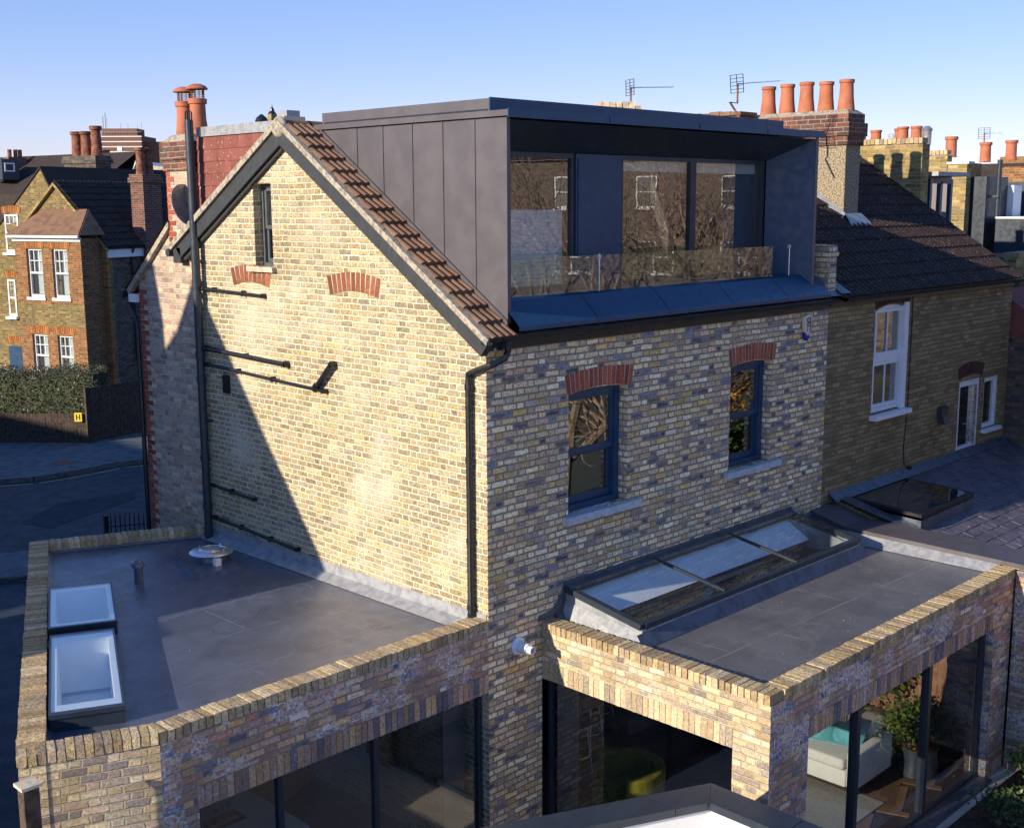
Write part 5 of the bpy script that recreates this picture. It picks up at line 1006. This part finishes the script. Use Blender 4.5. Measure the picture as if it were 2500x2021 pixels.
for k in range(18): y = .25 + k * .19; b.tube([(bx - .18, .12 + k * .2, 6.53), (0, .8 + k * .12, 7.38)], .03, 5)
b.build('bay_roof_roll', 'tile', lh)
b = B(); b.box(bx - .06, bx - .005, .18, 3.46, 6.3, 6.44); b.tube([(bx - .2, .1, 6.46), (bx - .2, 3.56, 6.46)], .05, 6); b.build('bay_gutter', 'white', lh)
b = B(); b.box(bx + .24, -.1, .5, 3.3, .5, 6.3); b.build('bay_interior', 'dim', lh) if False else None
# windows in the recessed wall
sashwin(lh, -.10, 4.22, 4.90, 5.85, 7.22); sashwin(lh, -.10, 4.60, 5.00, 3.50, 4.86); archx(lh, 0, 4.22, 4.9, 7.22, 11); archx(lh, 0, 4.6, 5.0, 4.86, 8)
b = B(); b.box(-.05, .02, 4.42, 5.15, .4, 2.38); b.build('front_door', 'anthl', lh); archx(lh, 0, 4.42, 5.15, 2.45, 11)
# chimneys
def stack(parent, x0, x1, y0, y1, z0, z1, mat, pots, potm='potd', ph=.62, pr=.13):
    c = B(); c.box(x0, x1, y0, y1, z0, z1 - .3); s = c.build('chimney', mat, parent)
    c = B(); c.box(x0 - .06, x1 + .06, y0 - .06, y1 + .06, z1 - .3, z1 - .12); c.box(x0 - .02, x1 + .02, y0 - .02, y1 + .02, z1 - .12, z1); c.build('chimney_band', mat, s)
    p0 = None
    for (x, y, hh) in pots:
        p = B(); p.lathe((x, y, z1), [(pr * 1.15, 0), (pr, .06), (pr * .85, ph * hh * .85), (pr * 1.1, ph * hh * .88), (pr * 1.12, ph * hh), (pr * .8, ph * hh), (0, ph * hh * .9)], 14); p.build('chimney_pot', potm, s, smooth=True)
    return s
stack(lh, 4.0, 4.8, 4.3, 6.0, 6.0, 9.45, 'darkbrick', ((4.4, 5.65, 1), (4.4, 5.15, 1), (4.4, 4.6, 1.2)), ph=.95, pr=.22)
stack(lh, 1.70, 2.6, -.25, .35, 6.0, 8.62, 'chim', ((1.95, .05, 1), (2.35, .05, 1)), ph=.95, pr=.17)
b = B(); b.box(1.70, 2.6, -.25, -.01, 0, 6.0); b.build('chimney_breast', 'darkbrick', lh)
# gable 2 on the left
b = B(); b.slab([[(2.4, 6.2), (3.89, 8.88), (7.0, 6.2)]], (.9, 0, 0), Y, Z, X, .25); b.build('rear_gable', 'stockdark', lh)
b = B(); roofslope(b, (.85, 2.2, 6.1), (9, 2.2, 6.1), (9, 3.89, 8.95), (.85, 3.89, 8.95)); roofslope(b, (.85, 3.89, 8.95), (9, 3.89, 8.95), (9, 7.1, 6.1), (.85, 7.1, 6.1)); b.build('rear_roof', 'tilel', lh)
# distant terrace behind, left
dl = thing('terrace', 'long dark slate-roofed terrace on the skyline at far left', 'house', at(60, 345, 85))
b = B(); p = at(-60, 333, 85); q2 = at(290, 338, 75); d = V((q2.x - p.x, q2.y - p.y, 0)); L = d.length; d.normalize(); nn = V((-d.y, d.x, 0))
b.add([(p.x, p.y, p.z), (q2.x, q2.y, p.z), (q2.x - nn.x * -4, q2.y - nn.y * -4, p.z - 2.4), (p.x + nn.x * 4, p.y + nn.y * 4, p.z - 2.4), (p.x - nn.x * 4, p.y - nn.y * 4, p.z - 2.6), (q2.x - nn.x * 4, q2.y - nn.y * 4, p.z - 2.6), (p.x - nn.x * 4, p.y - nn.y * 4, 0), (q2.x - nn.x * 4, q2.y - nn.y * 4, 0)], [(0, 1, 2, 3), (0, 1, 5, 4), (4, 5, 7, 6)]); b.build('roof', 'tilel', dl)
for px, mt in ((30, 'chim'), (215, 'chim')):
    o = at(px, 330, 80); b = B(); b.box(o.x - .6, o.x + .6, o.y - .5, o.y + .5, o.z - 1.5, o.z); c = b.build('chimney', mt, dl)
    for k in (-.3, .1, .4): B().cyl((o.x + k, o.y, o.z), (o.x + k, o.y, o.z + .5), .14, n=8).build('chimney_pot', 'potd', c)
o = at(14, 338, 78); b = B(); b.box(o.x - .75, o.x + .35, o.y - 1, o.y + 1, o.z - 1.2, o.z + .1); dm = b.build('dormer', 'anth', dl)
b = B(); p = o - Y * 1.06 - X * .3; frame(b, p.x - .3, p.x + .35, o.z - .7, o.z - .15, p.y, .08, .05); b.build('window', 'white', dm)
mh = thing('rendered_house', 'cream gabled house end behind the dark chimney on the left', 'house', at(320, 360, 58))
p = at(262, 400, 58); q2 = at(352, 400, 58); b = B(); d = V((q2.x - p.x, q2.y - p.y, 0)); L = d.length; d.normalize(); b.slab([[(0, 0), (L * 1.5, 0), (L * 1.5, 9.2), (L * .3, 9.5), (0, 8.2)]], p - Z * p.z, d, Z, V((-d.y, d.x, 0)), 5); b.build('gable_wall', 'clay', mh)
b = B(); b.slab([[(-.3, 8.0), (.0, 8.0), (L * .3, 9.65), (L * .3, 9.5)]], p - Z * p.z - V((-d.y, d.x, 0)) * .1, d, Z, V((-d.y, d.x, 0)), 5.2); b.build('roof_verge', 'white', mh)
# tower block
tb = thing('tower_block', 'distant brown brick tower block with pale floor bands and rooftop masts', 'tower block', at(240, 330, 330))
D = 330; p = at(193, 285, D); q2 = at(296, 285, D); d = V((q2.x - p.x, q2.y - p.y, 0)); L = d.length; d.normalize(); n = V((-d.y, d.x, 0)); zt_ = at(240, 285, D).z
b = B(); b.slab([[(0, 0), (L, 0), (L, zt_), (0, zt_)]], (p.x, p.y, 0), d, Z, n, 14); b.slab([[(L, 0), (L * 1.6, 0), (L * 1.6, zt_ - 1.5), (L, zt_ - 1.5)]], (p.x + n.x * 3, p.y + n.y * 3, 0), d, Z, n, 10); b.slab([[(L * .12, zt_), (L * .85, zt_), (L * .85, zt_ + 2.1), (L * .12, zt_ + 2.1)]], (p.x + n.x * 3, p.y + n.y * 3, 0), d, Z, n, 7); b.build('walls', 'tower', tb)
b = B()
for k in range(8):
    z = zt_ - .1 - k * 2.75 * .5 * (1 if k else 1)
    b.slab([[(-.1, z - .25), (L + .1, z - .25), (L + .1, z), (-.1, z)]], (p.x - n.x * .1, p.y - n.y * .1, 0), d, Z, n, .2)
b.build('floor_band', 'white', tb)
for k, z in ((.5, 4.1), (.5, 9.6 - 2.4)):
    b = B(); b.slab([[(L * k, zt_ - z), (L * k + 1.3, zt_ - z), (L * k + 1.3, zt_ - z + 1.3), (L * k, zt_ - z + 1.3)]], (p.x - n.x * .15, p.y - n.y * .15, 0), d, Z, n, .1); b.build('window', 'white', tb)
b = B()
for k, h in ((.14, 5.6), (.19, 6.4), (.22, 5), (.5, 3.6), (.65, 3.6), (.85, 3), (.93, 3.8)): c = V((p.x, p.y, 0)) + d * (L * k) + n * 4; b.tube([c + Z * (zt_ + 1), c + Z * (zt_ + h)], .14 if k < .2 else .07, 5)
for k in range(14): c = V((p.x, p.y, 0)) + d * (L * (.1 + k * .06)) + n * 2; b.tube([c + Z * zt_, c + Z * (zt_ + 1.2)], .05, 4)
c = V((p.x, p.y, zt_ + 1.2)) + n * 2; b.tube([c + d * L * .1, c + d * L * .95], .06, 4); b.build('mast', 'leadl', tb)
# lantern tower and plant room above the ridge
ct = thing('roof_tower', 'small square brick clock-tower-like turret with black cap beyond the ridge', 'tower', at(571, 250, 150))
p = at(571, 250, 150); b = B(); b.box(p.x - .42, p.x + .42, p.y - .42, p.y + .42, 0, p.z + .6); b.build('shaft', 'party', ct); b = B(); b.lathe((p.x, p.y, p.z + .6), [(.55, 0), (.5, .1), (.3, .35), (.25, .65), (.1, .8), (.04, 1.2), (0, 1.2)], 8); b.build('cap', 'black', ct)
pr_ = thing('plant_building', 'pale grey flat building with rooftop plant beyond the ridge tiles', 'building', at(608, 250, 160))
p = at(604, 244, 160); b = B(); b.box(p.x - 1.7, p.x + 1.7, p.y - 1.5, p.y + 1.5, 0, p.z - .1); b.box(p.x - 5, p.x + 9, p.y - 9, p.y + 5, 0, p.z - 2.6); b.build('walls', 'clay', pr_); b = B(); b.box(p.x - .9, p.x + 1.2, p.y - 1, p.y + 1, p.z - .1, p.z + .7); b.build('roof_plant', 'leadl', pr_)
# trees / skyline filler far away to the right
fr_ = thing('distant_terrace', 'distant brown-roofed terrace on the horizon at far right', 'house', at(2130, 360, 110), None)
for px, D, top in ((2080, 95, 352), (2130, 105, 345), (2180, 90, 350)):
    p = at(px, top, D); b = B(); b.slab([[(-6, 0), (6, 0), (6, p.z - 2), (3, p.z), (-3, p.z), (-6, p.z - 2)]], (p.x, p.y, 0), V((.7, -.71, 0)), Z, V((.71, .7, 0)), 8); b.build('roof', 'tilel', fr_)
for px, D in ((2118, 100), (2140, 98)):
    p = at(px, 350, D); b = B(); b.box(p.x - .7, p.x + .7, p.y - .6, p.y + .6, 0, p.z + .8); b.build('chimney', 'orange', fr_)

# ================================================================= GROUND
b = B(); b.quad((-700, -700, -.02), (900, -700, -.02), (900, 900, -.02), (-700, 900, -.02)); b.build('ground', 'asphalt', kind='structure')
def ong(px, py, z): p = on(px, py, 2, z); return (p.x, p.y)
kz = .11
kerb = [ong(-40, 1006, kz), ong(0, 1003, kz), ong(69, 998, kz), ong(120, 990, kz), ong(173, 981, kz), ong(242, 967, kz), ong(308, 960, kz), ong(380, 955, kz)]
b = B(); b.flatpoly(kerb + [(30, 30), (22, 60), (-10, 70), (-5, 34)], -.02, kz); b.build('pavement', 'paving', kind='structure')
def strip(name, pts, off, w, z0, z1, mat, kind='structure'):
    b = B()
    for i in range(len(pts) - 1):
        a, c = V((*pts[i], 0)), V((*pts[i + 1], 0)); d = (c - a).normalized(); n = V((d.y, -d.x, 0)); b.obox(tuple((a + c) / 2 + n * (off + w / 2))[:2] + ((z0 + z1) / 2,), (d, n, Z), ((c - a).length / 2 + .01, w / 2, (z1 - z0) / 2))
    b.build(name, mat, kind=kind)
strip('kerb', kerb, 0, .14, -.02, kz + .012, 'kerb'); strip('yellow_line', kerb[1:], .42, .07, -.015, -.008, 'yellowline')
b = B(); a = [ong(-700, 1235, .1), ong(0, 1160, .1), ong(180, 1143, .1), ong(180, 1194, .1), ong(0, 1212, .1), ong(-700, 1290, .1)]; b.flatpoly(a, -.02, .1); b.build('near_pavement', 'paving', kind='structure')
b = B(); b.flatpoly([(-3.9, .55), (-30, .55), (-30, -40), (40, -40), (40, -.0), (6.5, 0), (.9, 0), (-3.9, -.1)], -.018, .0); b.build('garden_ground', 'patio', kind='structure')  # pale paving added as a bounce surface for the walls in shade
b = B(); b.flatpoly([(4.4, -3.3), (6.6, -3.3), (6.6, -12), (4.0, -12), (4.1, -4.2)], .001, .06); b.build('flower_bed', 'soil', kind='structure')
b = B(); b.flatpoly([(7.4, -3.6), (40, -3.6), (40, -38), (7.4, -38)], .001, .05); b.build('garden_lawn', 'leafd', kind='structure')
# fences across the street
def boardfence(root, p, q_, z0, z1, w=.1, mat='fence'):
    p, q_ = V((*p, 0)), V((*q_, 0)); d = q_ - p; L = d.length; d.normalize(); n = V((-d.y, d.x, 0)); k = int(L / w); b = B()
    for i in range(k): c = p + d * ((i + .5) * w) + n * (random.uniform(0, .015)); b.obox((c.x, c.y, (z0 + z1) / 2 + .05), (d, n, Z), (w / 2 - .004, .011, (z1 - z0) / 2 - .05 + random.uniform(-.01, .01)), i * 1.1)
    b.build('boards', mat, root)
    b = B(); b.obox(((p.x + q_.x) / 2, (p.y + q_.y) / 2, z0 + .06), (d, n, Z), (L / 2, .02, .06)); b.build('gravel_board', 'fence', root)
f1 = thing('timber_fence', 'low dark timber fence under the hedge across the street', 'fence', (7.4, 28, 0), 'street fences'); boardfence(f1, (4.3, 31.3), (8.43, 26.87), .12, 1.05)
f2 = thing('timber_fence', 'tall closeboard timber fence right of the hedge across the street', 'fence', (9.6, 27.2, 0), 'street fences'); boardfence(f2, (8.45, 26.85), (14.0, 28.4), .12, 1.85)
b = B(); b.box(8.36, 8.48, 26.76, 26.88, .11, 1.9); b.build('post', 'fence', f2)
sg = thing('hydrant_sign', 'small yellow hydrant sign reading H on the dark fence', 'sign', (8.1, 27.1, .9))
sd = V((8.43 - 4.3, 26.87 - 31.3, 0)).normalized(); sn = V((sd.y, -sd.x, 0)); 
if sn.y > 0: sn = -sn
c = V((8.22, 27.02, .95)) + sn * .06
B().obox(c, (sd, sn, Z), (.12, .01, .14)).build('plate', 'signy', sg)
b = B(); c = c + sn * .014
for s in (-.05, .05): b.obox(c + sd * s, (sd, sn, Z), (.014, .003, .09))
b.obox(c, (sd, sn, Z), (.04, .003, .012)); b.build('letter', 'black', sg)
# hedge
def leaves(b, n, fn, size):
    for i in range(n):
        c = V(fn()); a = V((random.gauss(0, 1), random.gauss(0, 1), random.gauss(0, 1))).normalized(); t = a.orthogonal().normalized(); t = (t * math.cos(i) + a.cross(t) * math.sin(i)); s = size * random.uniform(.6, 1.3)
        u = a.cross(t) * s * .5; b.add([c - t * s, c + u, c + t * s, c - u], [(0, 1, 2, 3)], random.random() * 99)
hd = thing('hedge', 'clipped evergreen hedge behind the low fence across the street', 'hedge', (6.5, 29.8, 0))
hp, hq = V((2.0, 34.2, 0)), V((8.9, 27.35, 0)); hdv = (hq - hp); hL = hdv.length; hdv.normalize(); hn = V((-hdv.y, hdv.x, 0)); 
if hn.y < 0: hn = -hn
b = B(); b.obox(tuple((hp + hq) / 2 + hn * .85)[:2] + (1.15,), (hdv, hn, Z), (hL / 2 - .05, .62, 1.0)); b.build('core', 'leafd', hd)
def hf():
    f = random.random(); u = random.uniform(0, hL); w = random.uniform(.15, 1.5); z = random.uniform(.9, 2.3) + .06 * math.sin(u * 3)
    if f < .55: w = .17 + random.gauss(0, .05)
    elif f < .9: z = 2.27 + random.gauss(0, .05) + .05 * math.sin(u * 2.3)
    else: u = hL + random.gauss(0, .05)
    p = hp + hdv * u + hn * w; return (p.x, p.y, z)
b = B(); leaves(b, 15000, hf, .036); b.build('foliage', 'leafd', hd)
# railing in front of the house
rg = thing('iron_railing', 'black iron railings behind the far parapet of the flat roof', 'railing', (4.2, 16.4, 0))
p = V((*ong(222, 1090, 1.0), 0)); q2 = V((*ong(330, 1081, 1.0), 0)); d = (q2 - p); L = d.length; d.normalize(); b = B()
for k in range(12): c = p + d * (k * L / 11); b.tube([c, c + Z * (.98 + (.08 if k % 2 else 0)), c + Z * 1.12], [.014, .014, .002], 5)
b.tube([p + Z * .85, q2 + Z * .85], .014, 5); b.tube([p + Z * .15, q2 + Z * .15], .014, 5); b.build('bars', 'black', rg); b = B(); b.box(p.x - .04, p.x + .04, p.y - .04, p.y + .04, 0, 1.1); b.build('post', 'black', rg)
# garden: foreground rendered wall
fw = thing('garden_wall', 'white rendered wall corner with dark grey metal coping in the foreground', 'wall', (-.06, -3.02, 0))
zc = 2.2; oc = V((-.06, -3.02, 0)); dl_ = V((-2.09, .96, 0)).normalized(); ic = V((-.38, -3.14, 0))
L0 = oc + dl_ * 5; nl = V((-dl_.y, dl_.x, 0)); nl = -nl if nl.y > 0 else nl
wl = .32
Li = L0 + nl * wl
# inner corner: intersection of inner left line with x = oc.x - wl
t = ((oc.x - wl) - Li.x) / (-dl_.x); I = Li - dl_ * (t * 1.0); I.x = oc.x - wl; I.y = Li.y + (-dl_.y) * t
R0 = V((oc.x, -9, 0)); Ri = V((oc.x - wl, -9, 0))
for nm, sh, z0, z1, mt in (('wall_body', .045, 0, zc - .03, 'render'),):
    b = B(); k = sh; b.flatpoly([(L0.x, L0.y - k), (oc.x - k, oc.y - k), (R0.x - k, R0.y), (Ri.x + k, Ri.y), (I.x + k, I.y + k * .6), (Li.x, Li.y + k)], z0, z1); b.build(nm, mt, fw)
mid = lambda p, q_, t: p + (q_ - p) * t
b = B()
cuts = [0, .45, .87]
A_ = [L0, mid(L0, oc, .45), mid(L0, oc, .86), oc]; B_ = [Li, mid(Li, I, .47), mid(Li, I, .93), I]
for k in range(3): pq = [A_[k], A_[k + 1], B_[k + 1], B_[k]]; e = (A_[1] - A_[0]).normalized() * .004; pq = [pq[0] + e, pq[1] - e * (k < 2), pq[2] - e * (k < 2), pq[3] + e]; b.flatpoly([(p.x, p.y) for p in pq], zc - .075, zc)
ys = [oc.y, -4.0, -6.0, -9]; yi = [I.y, -4.0, -6.0, -9]
for k in range(3): b.flatpoly([(oc.x, ys[k] - .004), (oc.x, ys[k + 1] + .004), (I.x, yi[k + 1] + .004), (I.x, yi[k] - .004)], zc - .075, zc)
b.build('metal_coping', 'anth', fw)
b = B(); b.flatpoly([(L0.x, L0.y - .02), (oc.x - .02, oc.y - .02), (R0.x - .02, R0.y), (Ri.x + .02, Ri.y), (I.x + .02, I.y + .012), (Li.x, Li.y + .02)], zc - .032, zc - .076 + .04); b.build('coping_core', 'anth', fw)
# boundary wall and fence on the right of the garden
bw = thing('boundary_wall', 'brick boundary pier at the right edge beside the sliding doors', 'wall', (6.7, -3.3, 0)); b = B(); b.box(6.64, 7.3, -3.62, -3.08, 0, 2.75); b.build('wall_body', 'ext', bw)
gf = thing('garden_fence', 'warm orange-brown garden fence reflected in the sliding doors', 'fence', (7.0, -7, 0)); boardfence(gf, (7.05, -3.65), (7.05, -13), .0, 2.1, .14, 'fencer')
for k in range(6): b = B(); b.box(7.08, 7.18, -3.8 - k * 1.8, -3.7 - k * 1.8, 0, 2.15); b.build('post', 'fencer', gf)
# timber post at the far left bottom
fp = thing('timber_fence', 'weathered timber fence post at the bottom left corner by the brick wall', 'fence', (-4.9, .1, 0), None); c = on(60, 1690, 2, 1.9)
b = B(); b.box(-5.15, -5.02, .03, .15, 0, 2.90, 0, .003); b.build('post', 'fence', fp); b = B(); b.box(-5.17, -5.00, .01, .17, 2.902, 2.93); b.build('post_cap', 'clay', fp)
b = B(); b.box(-5.19, -5.16, -4, .1, 0, 1.9); b.build('boards', 'fence', fp)
# plants
def shrub(name, label, cat, c, r, h, n, mat, size, grp=None, stems=9):
    t = thing(name, label, cat, c, grp); c = V(c); b = B(); tips = []
    for i in range(stems): a = random.uniform(0, 6.28); q_ = c + V((math.cos(a) * r * random.uniform(.2, .8), math.sin(a) * r * random.uniform(.2, .8), h * random.uniform(.5, .95))); tips.append(q_); b.tube([c + V((math.cos(a) * .05, math.sin(a) * .05, 0)), (c + q_) / 2 + V((0, 0, .1)), q_], [.014, .009, .004], 5)
    b.build('stem', 'bark', t)
    def f():
        q_ = random.choice(tips); return q_ + V((random.gauss(0, r * .28), random.gauss(0, r * .28), random.gauss(0, h * .14)))
    b = B(); leaves(b, n, f, size); b.build('foliage', mat, t)
shrub('garden_shrub', 'low leafy shrub in the shady bed at the bottom right corner', 'shrub', (6.15, -3.85, .06), .5, .55, 1100, 'leafb', .045)
shrub('garden_shrub', 'dark creeping plant in front of the doors in the bottom right', 'shrub', (5.2, -3.95, .06), .55, .35, 1100, 'leaf', .035)
shrub('garden_shrub', 'broad green shrub reflected in the middle sliding door', 'shrub', (6.4, -5.0, .06), .75, 1.3, 2600, 'leafb', .06)
shrub('bamboo', 'bamboo with thin leaves reflected against the orange fence', 'bamboo', (6.7, -6.2, .06), .6, 2.3, 2200, 'leaf', .07, None, 14)
# bare trees behind the camera's right, mirrored in the windows
def baretree(label, base, h, r, seed, depth=6):
    rnd = random.Random(seed); t = thing('bare_tree', label, 'tree', base, 'bare garden trees'); bt = B(); tw = B()
    def grow(p, d, L, rr, k):
        b_ = bt if k < 3 else tw; q_ = p + d * L; m = p + d * L * .5 + V((rnd.gauss(0, 1), rnd.gauss(0, 1), rnd.gauss(0, 1))) * L * .05
        b_.tube([p, m, q_], [rr, rr * .85, rr * .7], 7 if k < 2 else 4 if k < 4 else 3, rnd.random() * 50)
        if k >= depth: return
        for i in range(3 if k < 4 else 2):
            a = V((rnd.gauss(0, 1), rnd.gauss(0, 1), rnd.gauss(0, .7))).normalized(); nd = (d + a * rnd.uniform(.45, .85) + Z * .12).normalized(); grow(p + d * L * rnd.uniform(.7, 1), nd, L * rnd.uniform(.62, .82), rr * .6, k + 1)
    grow(V(base), V((rnd.gauss(0, .08), rnd.gauss(0, .08), 1)).normalized(), h, r, 0); bt.build('trunk', 'bark', t); tw.build('branches', 'twig', t)
for lb, x, y, h, sd_ in (('bare brown tree mirrored in the left dormer window', 9.4, -7.2, 2.9, 3), ('bare tree mirrored at the left edge of the dormer glass', 8.2, -9.6, 2.9, 5), ('pale leaning bare tree mirrored in the left sash window', 10.9, -6.2, 1.9, 15), ('bare tangled tree mirrored in the middle dormer window', 13.0, -6.6, 3.0, 8),
    ('dense bare tree mirrored in the middle of the balcony glass', 15.2, -9.2, 3.0, 33), ('thin bare tree mirrored in the right dormer window', 17.0, -8.8, 2.9, 21), ('tall bare tree mirrored at the right end of the balcony glass', 20.5, -8.6, 3.1, 44)): baretree(lb, (x, y, 0), h, .17, sd_, 7)
gh = thing('garden_hedge', 'yellow-green hedge mirrored in the right sash window', 'hedge', (15, -6.2, 0))
b = B(); b.box(12.4, 17.8, -7.4, -5.8, 0, 2.4); b.build('core', 'leaf', gh); b = B(); leaves(b, 7000, lambda: (random.uniform(12.2, 18), random.choice((-5.75, random.uniform(-7.4, -5.7))) + random.gauss(0, .07), random.uniform(.1, 2.55)), .09); b.build('foliage', 'leafb', gh)
shrub('autumn_tree', 'orange autumn-leaved small tree mirrored in the right sash window', 'tree', (15.2, -7.9, 0), 1.6, 4.6, 3500, 'autumn', .08, None, 16)
bh = thing('brick_terrace', 'reddish brick house with white sash windows mirrored in the dormer glass', 'house', (38, -26, 0), None, rad(-35), local=True)
b = B(); b.slab([[(-22, 0), (14, 0), (14, 9.6), (-22, 9.6)]], (0, 0, 0), Y, Z, X, 8); b.build('rear_wall', brick('mirror_brick', [(.16, .12, .10), (.14, .105, .095), (.19, .145, .12), (.12, .095, .085)], (.25, .23, .21), seed=31), bh)
for y in (-18, -13.5, -9, -5, -1, 3, 7, 11):
    for z in (1.2, 4.2, 7.3): sashwin(bh, -.17, y, y + .95, z, z + 1.5, False)
b = B(); roofslope(b, (-.3, -22, 9.6), (-.3, 14, 9.6), (4, 14, 12.4), (4, -22, 12.4)); b.build('roof', 'tilel', bh)
# sun-side neighbour outside the frame, whose gable throws the diagonal shadow
oh = thing('neighbour_house', 'tall brick gabled house left of the frame that shades the gable wall', 'house', (-14, 8, 0))
sh = lambda y, z, x=-10.0, x0=0.0: (y + .13 * (x0 - x), z + .345 * (x0 - x))
ga = [(3.42, 5.50), (4.1, 5.52), sh(2.93, 2.95), sh(4.2, 4.52), sh(5.42, 6.1), sh(5.9, 6.45), sh(6.35, 5.78), sh(6.75, 5.45), sh(6.78, 6.0), sh(6.95, 6.75), sh(8.2, 6.75), sh(8.2, 5), (14, 8)]
b = B(); b.slab([[(14, 0), (3.42, 0)] + ga], (-10.4, 0, 0), Y, Z, X, .4); b.build('gable_wall', 'party', oh)
b = B(); b.box(-19, -10.41, ga[0][0] + .3, 14, 0, 5.5); b.build('walls', 'party', oh)
oh2 = thing('neighbour_house', 'long brick terrace left of the frame that shades the street', 'house', (-16, 26, 0))
b = B(); b.box(-30, -13, 16, 40, 0, 7.6); b.build('walls', 'stockdark', oh2); b = B(); roofslope(b, (-13, 15.5, 7.6), (-13, 40, 7.6), (-20, 40, 10.2), (-20, 15.5, 10.2)); b.build('roof', 'tilel', oh2)
# street details
dc = tag(B().box(0, .6, 0, .45, 0, .006).build('drain_cover', 'anth'), 'dark rectangular drain cover set in the pavement across the street', 'drain cover'); dc.location = (6.3, 24.2, .111); dc.rotation_euler = (0, 0, .4)
b = B(); P_ = [(3.2, 18.2), (6.0, 19.4), (6.4, 20.2), (4.4, 20.4), (2.9, 19.2)]; b.flatpoly(P_, -.019, -.014); b.build('tarmac_patch', 'wornasph', kind='structure')
b = B(); rr = random.Random(5)
for i in range(150):
    if i < 80: x, y, z = rr.uniform(-3.8, -.2), rr.uniform(.35, 5.2), ZR
    else: x, y, z = rr.uniform(1.3, 6.3), rr.uniform(-2.75, -1.35), ZQ
    if x < -2.3 - (3 - y) * .4 and i < 80: continue
    a = rr.uniform(0, 6.28); s = rr.uniform(.006, .018); d = V((math.cos(a), math.sin(a), 0)); n = V((-d.y, d.x, .25)); c = V((x, y, z + .008)); b.add([c - d * s, c + n * s * .5, c + d * s, c - n * s * .5], [(0, 1, 2, 3)], i)
b.build('leaf_litter', 'twig', kind='stuff')
